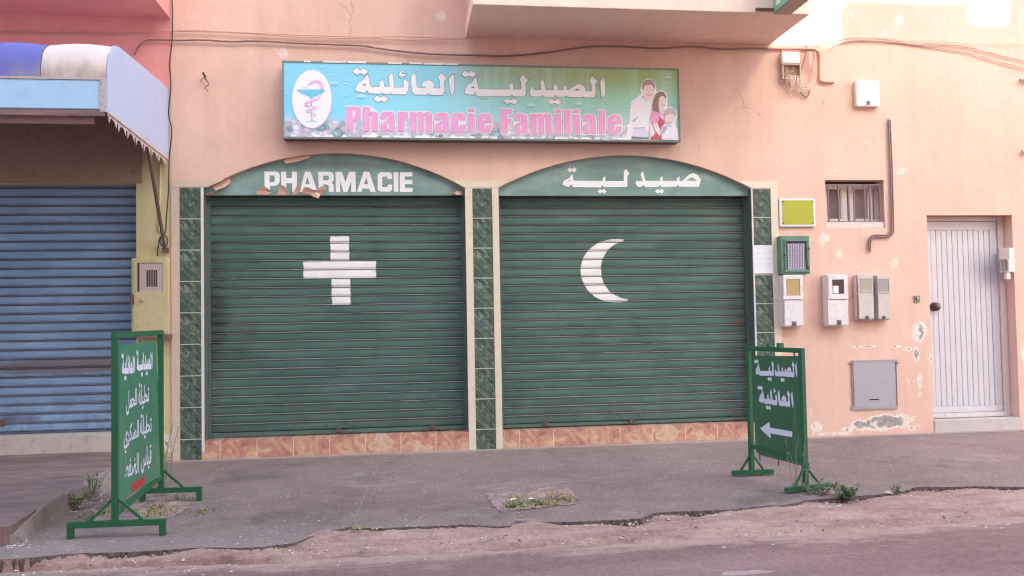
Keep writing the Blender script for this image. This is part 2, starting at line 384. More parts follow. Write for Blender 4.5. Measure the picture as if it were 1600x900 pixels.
# ------------------------------------------------------------------ the ground
def ground_mats():
    m = M('asphalt_pavement'); x, y, z = m.xyz()
    big = m.noise(scale=.55, detail=5, rough=.6); med = m.noise(scale=3.2, detail=7, rough=.68)
    c = m.mix(big.step(.3, .7), S(126,104,99), S(146,123,116))
    c = m.mix(med.step(.4, .75)*.55, c, S(160,136,126))
    near = (y+m.noise(scale=1.2, detail=4)*.8).step(-2.0, -3.6)
    c = m.mix(near*.55, c, S(164,140,129))
    agg = m.noise(scale=30, detail=5, rough=.85)*.6+m.noise(m.mp(loc=(5,5,0)), scale=70, detail=3, rough=.8)*.4
    c = m.gain(c, agg*2.3-.14)
    fleck = m.voro(scale=24).step(.22, .1)*m.voro(scale=24, out='Color').step(.70, .78)
    c = m.mix(fleck*.8, c, S(226,206,196))
    fl2 = m.voro(m.mp(loc=(3,2,0)), scale=27).step(.24, .1)*m.voro(m.mp(loc=(3,2,0)), scale=27, out='Color').step(.66, .74)
    c = m.mix(fl2*.6, c, S(86,72,72))
    def line(p, q, wd):
        d = (q-p); L = d.length; d = d/L; wob = (m.noise(scale=6, detail=5)-.5)*.06
        t = (x-p.x)*d.x+(y-p.y)*d.y; o = ((x-p.x)*(-d.y)+(y-p.y)*d.x+wob).abs()
        return o.step(wd, wd*.3)*t.step(-.02, .02)*t.step(L+.02, L-.02)
    ls = line(gr(590,727), gr(550,822), .010).max(line(gr(768,738), gr(783,772), .008)).max(line(gr(800,795), gr(806,812), .008))
    st_ = m.noise(m.mp(loc=(9, 4, 0)), scale=1.1, detail=8, rough=.7)
    c = m.mix(st_.step(.56, .66)*.5, c, S(104, 84, 80)); c = m.mix(st_.step(.44, .32)*.45, c, S(176, 152, 140))
    c = m.mix(ls*m.noise(scale=12, detail=4).step(.35, .6)*.22, c, S(196,174,164))
    wallside = (y+m.noise(scale=5, detail=5)*.1).step(-.12, .02)
    c = m.mix(wallside*.6, c, S(188,166,156))
    pav = m.out(c, .92, agg+med*.6, .55, .012, spec=.15)
    m = M('asphalt_road'); x, y, z = m.xyz()
    r = m.mp(rot=(0, 0, R(-9)), scale=(.35, 1.6, 1))
    c = m.mix(m.noise(r, scale=1.3, detail=6, rough=.6).step(.32, .7), S(128,98,93), S(150,118,110))
    agg = m.noise(scale=34, detail=6, rough=.85)
    c = m.gain(c, agg*1.7+.16)
    c = m.mix(m.noise(r, scale=5, detail=8, rough=.75).step(.66, .76)*.5, c, S(180,156,150))
    du = m.n('ShaderNodeAttribute', attribute_name='dust'); du = K(m, du.outputs['Fac'])
    dn = m.noise(m.mp(rot=(0, 0, R(-9)), scale=(.5, 1.6, 1)), scale=5, detail=9, rough=.75)
    c = m.mix((du*1.0+(dn-.5)*2.6).step(.30, .95)*du.step(0, .1)*.7, c, S(184,152,136))
    p = gr(1165, 893, -.07); q = gr(1130, 888, -.07)
    sp = (m.spot(x, y, (p.x, p.y), .30, .075)*.9+(m.noise(scale=18, detail=6, rough=.7)-.5)*1.1).step(.45, .52)*m.spot(x, y, (p.x, p.y), .34, .1).step(.02, .1)
    c = m.mix(sp*.4, c, S(206,186,180))
    road = m.out(c, .9, agg, .35, .008, spec=.15)
    m = M('sandy_dirt'); x, y, z = m.xyz()
    n = m.noise(m.mp(rot=(0, 0, R(-8)), scale=(.6, 2.2, 1)), scale=2.6, detail=8, rough=.7)
    c = m.ramp(n, [(.3, S(136,104,95)), (.45, S(161,127,115)), (.58, S(178,144,130)), (.72, S(191,160,145))])
    c = m.gain(c, m.noise(scale=34, detail=6, rough=.85)*1.6+.2)
    c = m.mix(m.noise(m.mp(loc=(2,7,0)), scale=2.2, detail=8, rough=.72).step(.54, .68)*.55, c, S(146,112,98))
    pv = m.voro(scale=34).step(.17, .08)*m.voro(scale=34, out='Color').step(.74, .8)
    c = m.mix(pv*.6, c, m.mix(m.noise(scale=60).step(.45, .55), S(110,92,88), S(226,210,198)))
    rb = m.noise(m.mp(rot=(0,0,R(-8)), scale=(.3, 1, 1)), scale=3, detail=6)
    dirt = m.out(c, .95, n+m.noise(scale=60, detail=5)*.5, .6, .02, spec=.1)
    m = M('brown_paving')
    n = m.noise(m.mp(rot=(0,0,R(20)), scale=(1, 2.5, 1)), scale=2.4, detail=7, rough=.65)
    c = m.ramp(n, [(.3, S(114,91,88)), (.5, S(137,110,105)), (.66, S(158,127,117))])
    c = m.gain(c, m.noise(scale=60, detail=4, rough=.7)*.4+.8)
    br = m.n('ShaderNodeTexBrick'); m.set(br.inputs['Vector'], m.mp(rot=(0, 0, R(4))))
    br.inputs['Scale'].default_value = 3.2; br.inputs['Mortar Size'].default_value = .012
    br.inputs['Color1'].default_value = (1,1,1,1); br.inputs['Color2'].default_value = (.92,.92,.92,1); br.inputs['Mortar'].default_value = (.74,.72,.72,1)
    c = m.mix(.75, c, K(m, br.outputs[0]), 'MULTIPLY')
    npav = m.out(c, .85, n, .3, .01, spec=.2)
    m = M('pit_soil'); n = m.noise(scale=9, detail=8, rough=.7)
    c = m.ramp(n, [(.3, S(126,98,90)), (.48, S(164,134,124)), (.62, S(186,158,148)), (.75, S(150,122,104))])
    soil = m.out(m.gain(c, m.noise(scale=70, detail=3)*.4+.8), .95, n, .8, .03, spec=.1)
    return pav, road, dirt, npav, soil
m_pav, m_road, m_dirt, m_npav, m_soil = ground_mats()

def fract(poly, step, amp, seed=1):       # a polyline made ragged
    rnd = random.Random(seed); pts = []
    for a, b in zip(poly, poly[1:]):
        n = max(1, int((b-a).length/step)); nrm = Vector((-(b-a).y, (b-a).x, 0)).normalized()
        for i in range(n): pts.append(a+(b-a)*(i/n)+nrm*rnd.gauss(0, amp)*(1 if i else .3))
    return pts+[poly[-1]]
g = MB(); g.quad((-120,-120,-.12), (120,-120,-.12), (120,60,-.12), (-120,60,-.12))
tag(g.build('ground', m_dirt), kind='structure')
ZR, ZD = -.075, -.062
edge_px = [(0,874),(37,872),(111,865),(222,861),(333,855),(400,855.5),(456,849),(494,836),(542,824),(587,825.5),(662,822.5),(722,819.5),(775,823),(796,822),(805,815),(902,815),(1000,810),(1022,801),(1094,798),(1225,789),(1262,781),(1292,779),(1356,774),(1412,768),(1431,761),(1525,759.5),(1600,761)]
edge = [gr(u, v) for u, v in edge_px]
edge = [Vector((-14, edge[0].y-.3, 0))]+edge+[Vector((14, edge[-1].y+.35, 0))]
edge = fract(fract(edge, .12, .010, 3), .014, .0035, 4)
road_px = [(0,889),(111,886),(250,880),(420,878),(531,872),(610,867.5),(737,861),(887,852.5),(1000,848),(1112,842),(1225,837),(1337,834),(1401,824),(1525,815),(1600,807)]
redge = [gr(u, v, ZD) for u, v in road_px]
redge = [Vector((-14, redge[0].y-.35, ZD))]+redge+[Vector((14, redge[-1].y+.5, ZD))]
redge = fract(redge, .04, .014, 5)
# pavement: level sheet with a ragged broken edge
YB = .3
def sheet_x(edge):                         # quads from the ragged edge back to the wall
    mb = MB(); n = len(edge)
    for i in range(n-1):
        a, b = edge[i], edge[i+1]
        if b.x <= a.x: continue
        mb.quad(a, b, (b.x, YB, 0), (a.x, YB, 0))
    return mb
def mono(e):
    out = [e[0]]
    for p in e[1:]:
        if p.x > out[-1].x+.002: out.append(p)
    return out
edge = mono(edge); redge = mono(redge)
pv = sheet_x(edge); rnd = random.Random(9)
low = [p+Vector((0, rnd.gauss(.004, .006), -.11)) for p in edge]
mid = [p+Vector((0, rnd.gauss(-.006, .006), -.018)) for p in edge]
for i in range(len(edge)-1):
    pv.mi = 1; pv.quad(mid[i], mid[i+1], edge[i+1], edge[i]); pv.quad(low[i], low[i+1], mid[i+1], mid[i])
tag(pv.build('pavement', [m_pav, plain('broken_asphalt_face', S(104,86,82), .95, .3, 40, spec=.1)]), kind='structure')
# dirt verge
def ylerp(e, x):
    for a, b in zip(e, e[1:]):
        if a.x <= x <= b.x: return a.y+(b.y-a.y)*(x-a.x)/max(1e-6, b.x-a.x)
    return e[-1].y if x > e[-1].x else e[0].y
from mathutils import noise as mnoise
dv = MB(); NX, NY = 460, 20; vs_ = []
for i in range(NX+1):
    x = -8+17*i/NX; ya, yb = ylerp(redge, x)-.02, ylerp(edge, x); yb += min(.06, .15*(yb-ya))
    for j in range(NY+1):
        t = j/NY; y = ya+(yb-ya)*t
        h = mnoise.fractal((x*2.2, y*5, 0), 1, 2, 5)*.014+mnoise.noise((x*.8, y*2.2, 4))*.012
        e = min(1, t/.3); e = e*e*(3-2*e)
        rim = .006+.010*min(1, max(0, (-1.6-x)/.8))+mnoise.noise((x*1.1, 7, 2))*.026+mnoise.noise((x*4.5, 3, 2))*.020+mnoise.noise((x*13, 3, 9))*.008
        vs_.append((x, y, (ZR-.012)*(1-e)+e*(ZD+.014+.030*t+h+rim*max(0, t-.45)*1.8)))
fs_ = [(i*(NY+1)+j, (i+1)*(NY+1)+j, (i+1)*(NY+1)+j+1, i*(NY+1)+j+1) for i in range(NX) for j in range(NY)]
dv.add(vs_, fs_); tag(dv.build('dirt_verge', m_dirt, smooth=True), kind='structure')
rd = MB()
ext = [Vector((-14, redge[0].y, 0))]+redge
offs = [-.05, .02, .08, .16, .3, .55, 1.0]
for e in redge: rd.v += [Vector((e.x, e.y-o, ZR)) for o in offs]+[Vector((e.x, -11.2, ZR))]
q8 = len(offs)+1
for i in range(len(redge)-1):
    for j in range(q8-1): rd.f.append([i*q8+j, i*q8+j+1, (i+1)*q8+j+1, (i+1)*q8+j]); rd.m.append(0)
ro = rd.build('road', m_road); tag(ro, kind='structure')
at_ = ro.data.attributes.new('dust', 'FLOAT', 'POINT')         # sand spread over the road from the verge
for i in range(len(ro.data.vertices)): at_.data[i].value = (1, .9, .58, .36, .2, .06, 0, 0)[i % q8]
fp = MB(); fp.box(-14, 14, -14.0, -11.2, -.12, .05); tag(fp.build('far_pavement', m_pav), kind='structure')

# raised pavement of the neighbour with its broken kerb
ZN = .115
XS = at(268, 400).x                        # the line between the two buildings
ka = [gr(15, 822, ZN), gr(70, 789, ZN), gr(125, 757, ZN), gr(173, 733, ZN)]
d0 = (ka[-1]-ka[-2]); ka.append(Vector((XS-.12, ka[-1].y+d0.y/d0.x*(XS-.12-ka[-1].x), ZN)))
kb = [gr(37, 845), gr(67, 825), gr(111, 801), gr(172, 767)]
d1 = (kb[-1]-kb[-2]); kb.append(Vector((XS+.0, min(-.25, kb[-1].y+d1.y/d1.x*(XS-kb[-1].x)), 0)))
npv = MB()
front = [Vector((-14, ka[0].y-.25, ZN-.02)), Vector((ka[0].x-.9, ka[0].y-.08, ZN)), ka[0]]
npv.prism([front[0], front[1], ka[0], ka[1], ka[2], ka[3], ka[4], (XS-.12, YB, ZN), (-14, YB, ZN)], (0, 0, -.2))
tag(npv.build('neighbour_pavement', m_npav), kind='structure')
kb_m = plain('grey_kerb_concrete', S(150,128,122), .92, .2, 7, dirt=S(118,97,92), dirt_amt=.6, spec=.15)
def sub(poly, n):
    out = []
    for a, b in zip(poly, poly[1:]): out += [a+(b-a)*(i/n) for i in range(n)]
    return out+[poly[-1]]
A_, B_ = sub(ka, 14), sub(kb, 14); rows = []
for k, (a, b) in enumerate(zip(A_, B_)):
    t0 = k/(len(A_)-1); brk = .0 if t0 < .48 or t0 > .78 else .6
    row = []
    for j in range(8):
        s = j/7; p = a+(b-a)*s
        zz = ZN+.012 - (ZN+.014)*max(0, (s-.22)/.78)**1.25
        zz -= brk*.08*(mnoise.noise((p.x*9, p.y*9, 1))*.7+.35)*(1 if .1 < s < .95 else .2)
        zz *= min(1, .45+t0*2.4)
        row.append(Vector((p.x+mnoise.noise((p.x*14, p.y*14, 8))*.014, p.y, zz+mnoise.noise((p.x*22, p.y*22, 3))*.006)))
    rows.append(row)
kbm = MB(); kbm.add([p for r in rows for p in r], [(i*8+j, (i+1)*8+j, (i+1)*8+j+1, i*8+j+1) for i in range(len(rows)-1) for j in range(7)])
fr = rows[0]; kbm.add(list(fr)+[Vector((p.x, p.y, -.05)) for p in fr], [(i, i+1, i+9, i+8) for i in range(7)])
tag(kbm.build('kerb', kb_m, smooth=True), kind='structure')

# soil pits in the pavement
def pit(pxs, seed):
    pts = [gr(u, v) for u, v in pxs]; pts.append(pts[0]); pts = fract(pts, .04, .012, seed)[:-1]
    c = sum(pts, Vector())/len(pts); mb = MB(); rings = [1, .9, .72, .5, .25]
    vs, fs = [], []; n = len(pts)
    for k, r in enumerate(rings):
        for p in pts:
            q = c+(p-c)*r; h = .004 if k == 0 else .004+max(0, mnoise.fractal((q.x*8, q.y*8, seed), 1, 2, 4))*.03
            vs.append(Vector((q.x, q.y, h)))
    vs.append(c+Vector((0, 0, .012)))
    for k in range(len(rings)-1): fs += [(k*n+i, k*n+(i+1) % n, (k+1)*n+(i+1) % n, (k+1)*n+i) for i in range(n)]
    fs += [((len(rings)-1)*n+i, (len(rings)-1)*n+(i+1) % n, len(vs)-1) for i in range(n)]
    mb.add(vs, fs); tag(mb.build('soil_patch', m_soil, smooth=True), kind='structure')
Z7 = lambda l: [(740+x/8.889, 740+y/8.889) for x, y in l]
pit(Z7([(190,280),(420,250),(820,265),(900,215),(1100,190),(1300,200),(1450,330),(1430,430),(1050,470),(520,525),(430,525),(250,460),(190,350)]), 2)
Z5 = lambda l: [(60+x/5, 680+y/5) for x, y in l]
pit(Z5([(380,665),(450,590),(640,555),(880,490),(1090,500),(1200,530),(1150,590),(1000,665),(700,690),(500,690)]), 4)

# ------------------------------------------------------------------ the pharmacy building
ph = thing('pharmacy_building', 'peach rendered building with two arched green shop shutters and a white door', 'building')
XR = 10.5
def circ(p1, p2, p3):                       # circle in xz through three points
    ax, az, bx, bz, cx, cz = p1.x, p1.z, p2.x, p2.z, p3.x, p3.z
    d = 2*(ax*(bz-cz)+bx*(cz-az)+cx*(az-bz))
    ux = ((ax*ax+az*az)*(bz-cz)+(bx*bx+bz*bz)*(cz-az)+(cx*cx+cz*cz)*(az-bz))/d
    uz = ((ax*ax+az*az)*(cx-bx)+(bx*bx+bz*bz)*(ax-cx)+(cx*cx+cz*cz)*(bx-ax))/d
    return ux, uz, math.hypot(ax-ux, az-uz)
def arch_pts(p1, p2, p3, n=40):
    ux, uz, r = circ(p1, p2, p3); pts = []
    for i in range(n+1):
        x = p1.x+(p3.x-p1.x)*i/n; pts.append(Vector((x, 0, uz+math.sqrt(max(0, r*r-(x-ux)**2)))))
    return pts
sprg = at(726, 293.5).z
X1a, X1b = at(319, 500).x, at(729.5, 500).x
X2a, X2b = at(782, 500).x, at(1178.5, 500).x
ar1 = arch_pts(Vector((at(324, 292).x, 0, sprg)), at(528, 239.2), Vector((at(726, 293).x, 0, sprg)))
ar2 = arch_pts(Vector((at(779, 293).x, 0, sprg)), at(981, 242.5), Vector((at(1173, 292).x, 0, sprg)))
ZSILL = at(530, 682).z; ZSILL2 = at(980, 667.3).z
hole1 = [Vector((X1a, 0, ZSILL)), Vector((X1a, 0, sprg))]+ar1+[Vector((X1b, 0, sprg)), Vector((X1b, 0, ZSILL))]
hole2 = [Vector((X2a, 0, ZSILL2)), Vector((X2a, 0, sprg))]+ar2+[Vector((X2b, 0, sprg)), Vector((X2b, 0, ZSILL2))]
def dedupe(l):
    o = [l[0]]
    for p in l[1:]:
        if (p-o[-1]).length > 1e-4: o.append(p)
    return o
hole1, hole2 = dedupe(hole1), dedupe(hole2)
wn0, wn1 = at(1289, 281), at(1383.5, 356)
WIN = (wn0.x, (wn1.x+at(1380, 281).x)/2, wn1.z, wn0.z)
DX0, DX1 = at(1453.5, 500).x, at(1587.5, 500).x
DZT = at(1515, 336).z; DZB = at(1500, 655.5).z
rect = lambda x0, x1, z0, z1: [Vector((x0, 0, z0)), Vector((x0, 0, z1)), Vector((x1, 0, z1)), Vector((x1, 0, z0))]
wl = MB()
ZTOP = 7.0
wl.prism(rect(XS, XR, -.1, ZTOP), (0, .30, 0), [hole1, hole2, rect(WIN[0], WIN[1], WIN[2], WIN[3]), rect(DX0, DX1, -.05, DZT)])
wl.build('wall', m_wall, ph)
rf = MB(); rf.box(XS, XR, 0.02, 7, ZTOP+.003, ZTOP+.2); rf.build('roof', m_conc, ph)
bw = MB(); bw.box(XS, XR, 1.6, 1.7, -.1, ZTOP); bw.build('inner_wall', m_dark, ph)
# tiled pilasters and marble trim (8 mm cladding on the wall)
def slab(mb, x0, x1, z0, z1, y0=-.010, y1=-.0005): mb.box(x0, x1, y0, y1, z0, z1)
for (u0, u1, nm) in ((281.7, 314.6, 'a'), (741, 771.6, 'b'), (1179, 1208.5, 'c')):
    x0, x1 = at(u0, 500).x, at(u1, 500).x
    b = MB(); slab(b, x0, x1, 0, ztile); b.build('tiled_pilaster', tile_mat('green_marble_tile_'+nm, x0, ztile), ph)
ZTR = at(500, 281.5).z
zb0 = ztile+.003
tl = MB(); xa, xb = at(268.2, 500).x, at(281.4, 500).x
slab(tl, xa, xb, 0, zb0, -.014); tl.build('marble_trim', m_trimL, ph, .002)
cap = MB(); P1 = at(349, 280)
cap.prism([Vector((xa, -.014, zb0+.002)), Vector((xa, -.014, ZTR)), Vector((P1.x+.01, -.014, ZTR)), Vector((at(324, 292).x, -.014, zb0+.002))], (0, .0135, 0)); cap.build('marble_trim', m_trimL, ph)
st = MB(); slab(st, at(315, 500).x, X1a, ZSILL-.1, zb0, -.016); st.build('corner_strip', m_whitetrim, ph)
mp_ = MB()
slab(mp_, X1b, at(740.7, 500).x, 0, zb0, -.014); mp_.build('marble_trim', m_trim, ph, .002)
mp_ = MB(); slab(mp_, at(771.9, 500).x, X2a, 0, zb0, -.014); mp_.build('marble_trim', m_trim, ph, .002)
cap = MB(); zc = at(750, 282.3).z
cap.prism([Vector((X1b-.003, -.014, zb0+.002)), Vector((at(706, 283).x, -.014, zc)), Vector((at(795, 283).x, -.014, zc)), Vector((X2a+.003, -.014, zb0+.002))], (0, .0135, 0)); cap.build('marble_trim', m_trim, ph)
st = MB(); slab(st, X2b, at(1178.8, 500).x+.012, ZSILL2-.1, zb0, -.016); st.build('corner_strip', m_whitetrim, ph)
xc, xd = at(1208.7, 500).x, at(1220.3, 500).x
mp_ = MB(); slab(mp_, xc, xd, 0, zb0, -.014); mp_.build('marble_trim', m_trim, ph, .002)
cap = MB(); cap.prism([Vector((at(1174, 292.5).x, -.014, zb0+.002)), Vector((at(1152, 281).x, -.014, ZTR)), Vector((xd, -.014, ZTR)), Vector((xd, -.014, zb0+.002))], (0, .0135, 0)); cap.build('marble_trim', m_trim, ph)
# plinths
for (a, b, zt) in ((at(315.2, 700).x, X1b-.001, ZSILL), (X2a+.001, at(1178.8, 500).x, ZSILL2)):
    p = MB(); p.box(a, b, -.009, -.0005, 0, zt); p.box(a, b, .0, .3, zt-.012, zt+.001)
    p.build('tiled_plinth', plinth_mat(a+.17, .345), ph)
# shutters
def shutter(x0, x1, y, z0, z1, pitch, mats, parent, deep=.017, seed=1):
    rnd = random.Random(seed); mb = MB(); nx = 40
    prof = [(0, deep), (.012, .000), (.06, -.002), (.30, -.004), (.55, -.004), (.765, -.001), (.775, deep), (.825, deep), (.835, .000), (.86, -.012), (.885, -.012), (.94, .008), (.945, deep), (1, deep)]
    k = int((z1-z0)/pitch)+1
    for s in range(k):
        j = rnd.gauss(0, .0016); tw = rnd.gauss(0, .0022); vs, fs = [], []
        for i in range(nx+1):
            x = x0+(x1-x0)*i/nx; w_ = j+tw*(i/nx-.5)+mnoise.noise((x*1.5, s*.7, seed))*.0035+mnoise.noise((x*4, s*1.9, seed+7))*.0022
            for (t, o) in prof: vs.append((x, y+o+w_, z0+min(z1-z0, (s+t)*pitch)))
        n = len(prof)
        for i in range(nx):
            for q in range(n-1): fs.append((i*n+q, (i+1)*n+q, (i+1)*n+q+1, i*n+q+1))
        mb.add(vs, fs)
    o = mb.build('roller_shutter', mats, parent)
    for f in o.data.polygons: pass
    return o
m_gbar = plain('green_bottom_rail', S(84,108,98), .5, .2, 9, dirt=S(132,96,86), dirt_amt=.7)
m_gguide = plain('green_guide_rail', S(92,104,99), .5, .2, 9, dirt=S(120,90,84), dirt_amt=.6)
for k, (x0, x1, zb_, ms, ar) in enumerate(((at(326, 500, YS).x, X1b, zs_bot, m_shut1, ar1), (X2a, at(1168.5, 500, YS).x, zs2_bot, m_shut2, ar2))):
    xj0, xj1 = (X1a, X1b) if k == 0 else (X2a, X2b)
    zpan = at(530, 305.2, .05).z if k == 0 else at(985, 305.9, .05).z
    sh = shutter(xj0+.012, xj1-.012, YS, zb_+.002, zpan+.12, PITCH_S, ms, ph, seed=k+2)
    br = MB(); zs = ZSILL if k == 0 else ZSILL2
    br.box(xj0+.02, xj1-.02, YS-.022, YS+.02, zs+.012, zb_-.004)
    br.build('bottom_rail', m_gbar, sh, .004)
    lk = MB()
    for u in ((530, 676) if k == 0 else (853, 985)):
        q = at(u, 673 if k == 0 else 661, YS).x; lk.box(q-.022, q+.022, YS-.045, YS-.02, zb_-.03, zb_+.012)
    lk.each('padlock', m_rust, sh, .004)
    hd = MB(); hx = at(530 if k == 0 else 985, 665, YS).x
    hd.tube([(hx-.11, YS-.004, zb_+.075), (hx-.10, YS-.03, zb_+.02), (hx+.10, YS-.03, zb_+.02), (hx+.11, YS-.004, zb_+.075)], .006, 6, False)
    hd.build('pull_handle', m_gguide, sh)
    for (a, b) in ((xj0+.001, xj0+.030), (xj1-.030, xj1-.001)):
        gd = MB(); gd.box(a, b, YS-.035, YS-.012, zs+.002, zpan+.1); gd.build('guide_rail', m_gguide, ph, .002)
    jl = MB()                                 # dark tiles lining the jambs
    jl.box(xj0-.0005, xj0+.004, -.003, .29, zs+.002, sprg-.001); jl.box(xj1-.004, xj1+.0005, -.003, .29, zs+.002, sprg-.001)
    jl.each('jamb_tiling', m_jamb, ph)
    # arched green panel above the shutter, boxed back to the wall
    pn = MB(); a = [Vector((p.x, .05, p.z+.03)) for p in ar]
    out = [Vector((xj0+.005, .05, zpan)), Vector((xj0+.005, .05, sprg+.02))]+a+[Vector((xj1-.005, .05, sprg+.02)), Vector((xj1-.005, .05, zpan))]
    pn.prism(dedupe(out), (0, .018, 0)); pan = pn.build('arched_panel', m_panel, ph)
    if k == 0: panel1 = pan
    else: panel2 = pan
    sf = MB(); sf.box(xj0+.005, xj1-.005, .069, .3, sprg+.0, sprg+.02); sf.build('light_leak_plate', m_dark, ph)  # unseen plate added to stop light leaking in behind the panel

# ---- lettering helpers
def offset_poly(p, d):
    n = len(p); area = sum(p[i][0]*p[(i+1) % n][1]-p[(i+1) % n][0]*p[i][1] for i in range(n)); s = 1 if area > 0 else -1
    out = []
    for i in range(n):
        a, b, c = Vector(p[i-1]), Vector(p[i]), Vector(p[(i+1) % n])
        e1, e2 = (b-a), (c-b)
        if e1.length < 1e-6 or e2.length < 1e-6: out.append(tuple(b)); continue
        n1 = Vector((e1.y, -e1.x)).normalized()*s; n2 = Vector((e2.y, -e2.x)).normalized()*s
        m = (n1+n2); L = m.length
        if L < .5: m = n1; k = 1
        else: m = m/L; k = min(1.6, 1/max(.4, m.dot(n1)))
        q = b+m*d*k; out.append((q.x, q.y))
    return out
def sc(l, x0, y0, s): return [(x0+x/s, y0+y/s) for x, y in l]
def letters(mb, polys, Y, th=.0025, step=0.0):
    for i, (o, hs) in enumerate(polys):
        y = Y-step*i
        mb.prism([at(u, v, y) for u, v in o], (0, th, 0), [[at(u, v, y) for u, v in h] for h in hs])
    return mb

# PHARMACIE painted on the left panel
Q = lambda l: sc(l, 400, 235, 6.154)
cap_txt = [
 (Q([(80,203),(190,203),(215,212),(227,232),(227,300),(215,325),(190,340),(135,342),(130,400),(82,400)]), [Q([(130,240),(170,240),(180,252),(180,292),(168,306),(130,306)])]),
 (Q([(240,205),(290,205),(290,265),(345,265),(345,205),(393,205),(393,400),(348,400),(348,315),(290,315),(290,400),(245,400)]), []),
 (Q([(470,205),(525,205),(592,400),(545,400),(530,360),(462,360),(450,400),(420,400)]), [Q([(495,250),(515,322),(472,322)])]),
 (Q([(598,205),(715,205),(738,214),(748,235),(747,290),(730,310),(747,332),(747,400),(700,400),(700,342),(682,327),(645,327),(645,400),(600,400)]), [Q([(645,242),(690,242),(702,255),(702,275),(690,287),(645,287)])]),
 (Q([(763,205),(825,205),(860,305),(895,205),(957,205),(960,400),(915,400),(915,290),(880,400),(840,400),(808,290),(808,400),(768,400)]), []),
 (Q([(1035,205),(1090,205),(1150,398),(1100,398),(1087,366),(1025,366),(1015,398),(970,398)]), [Q([(1060,260),(1080,325),(1036,325)])]),
 (Q([(1195,210),(1290,210),(1310,230),(1310,275),(1265,275),(1262,252),(1215,252),(1213,352),(1265,352),(1268,328),(1310,328),(1308,378),(1285,397),(1195,397),(1170,375),(1170,235)]), []),
 (Q([(1322,210),(1368,210),(1370,398),(1325,398)]), []),
 (Q([(1383,210),(1503,210),(1503,250),(1430,250),(1430,285),(1503,285),(1503,325),(1432,325),(1432,360),(1505,360),(1505,400),(1383,400)]), [])]
letters(MB(), cap_txt, .0475).build('painted_lettering', m_letter, panel1)
Q = lambda l: sc(l, 870, 250, 6.667)
sayd = [
 (Q([(107,103),(135,77),(157,95),(182,72),(208,103),(182,132),(157,112),(137,132)]), []),
 (Q([(155,148),(165,158),(175,215),(480,218),(478,190),(505,165),(507,220),(697,218),(700,130),(697,115),(722,92),(755,140),(735,170),(735,280),(490,282),(475,260),(460,285),(165,282),(152,250),(125,280),(90,270),(58,255),(70,220),(100,200),(130,190)]), [Q([(112,220),(138,205),(142,222)])]),
 (Q([(425,325),(450,302),(470,315),(492,300),(518,327),(495,353),(472,335),(452,350)]), []),
 (Q([(830,212),(838,220),(895,220),(872,145),(897,115),(925,215),(1075,218),(1075,190),(1102,165),(1105,218),(1250,218),(1250,190),(1280,172),(1278,220),(1310,218),(1380,150),(1425,138),(1470,160),(1503,205),(1480,278),(1280,278),(1260,258),(1240,278),(1090,280),(1075,260),(1055,282),(920,282),(900,256),(885,280),(845,280),(820,245)]), [Q([(1340,216),(1410,178),(1460,216)])]),
 (Q([(1025,325),(1050,300),(1070,315),(1092,298),(1118,325),(1095,352),(1070,335),(1050,350)]), [])]
letters(MB(), sayd, .0475).build('painted_lettering', m_letter, panel2)
# curls of peeling paint on the left panel
m_curl = plain('curled_paint_back', S(222,180,160), .85, .12, 12, dirt=S(178,122,106), dirt_amt=.5)
Q = lambda l: sc(l, 400, 235, 6.154)
Q2 = lambda l: sc(l, 260, 270, 15)
Q3 = lambda l: sc(l, 700, 270, 15)
for i, (pl, lift) in enumerate((
   (Q([(0,395),(35,362),(80,340),(120,370),(155,400),(110,430),(10,425)]), (0, .02, .035, .03, .0, 0, 0)),
   (Q([(200,430),(225,350),(255,335),(285,352),(300,430)]), (0, .03, .04, .03, 0)),
   (Q([(345,430),(375,370),(400,325),(432,370),(420,400),(380,425)]), (0, .02, .04, .03, .01, 0)),
   (Q([(440,410),(460,355),(510,355),(530,380),(590,380),(620,350),(660,340),(672,375),(650,400),(620,425),(600,462),(540,440),(530,430)]), (0, .03, .035, .03, .03, .035, .035, .03, .01, .0, .03, .01, 0)),
   (Q([(265,95),(330,65),(430,52),(530,46),(510,72),(400,108),(290,127)]), (.01, 0, 0, 0, .02, .04, .04)),
   (Q2([(1080,330),(1290,210),(1500,95),(1500,222),(1390,322),(1270,375),(1230,380),(1170,420),(1110,385)]), (0, 0, 0, .03, .04, .045, .03, .04, .02)),
   (Q2([(965,490),(1040,440),(1215,480),(1240,500),(1000,510)]), (.02, .03, .03, 0, 0)),
   (Q3([(60,455),(160,420),(330,432),(325,512),(210,512)]), (.0, .03, 0, 0, .035)))):
    c = (sum(p[0] for p in pl)/len(pl), sum(p[1] for p in pl)/len(pl))
    mb = MB(); y0 = .044-.0006*i
    o = [at(u, v, y0-l) for (u, v), l in zip(pl, lift)]; ce = at(c[0], c[1], y0-.012); n = len(o)
    mb.add(o+[ce]+[p+Vector((0, .002, 0)) for p in o]+[ce+Vector((0, .002, 0))], [(j, (j+1) % n, n) for j in range(n)]+[((j+1) % n+n+1, j+n+1, 2*n+1) for j in range(n)]+[(j, j+n+1, (j+1) % n+n+1, (j+1) % n) for j in range(n)])
    mb.build('peeling_paint', m_curl, panel1)

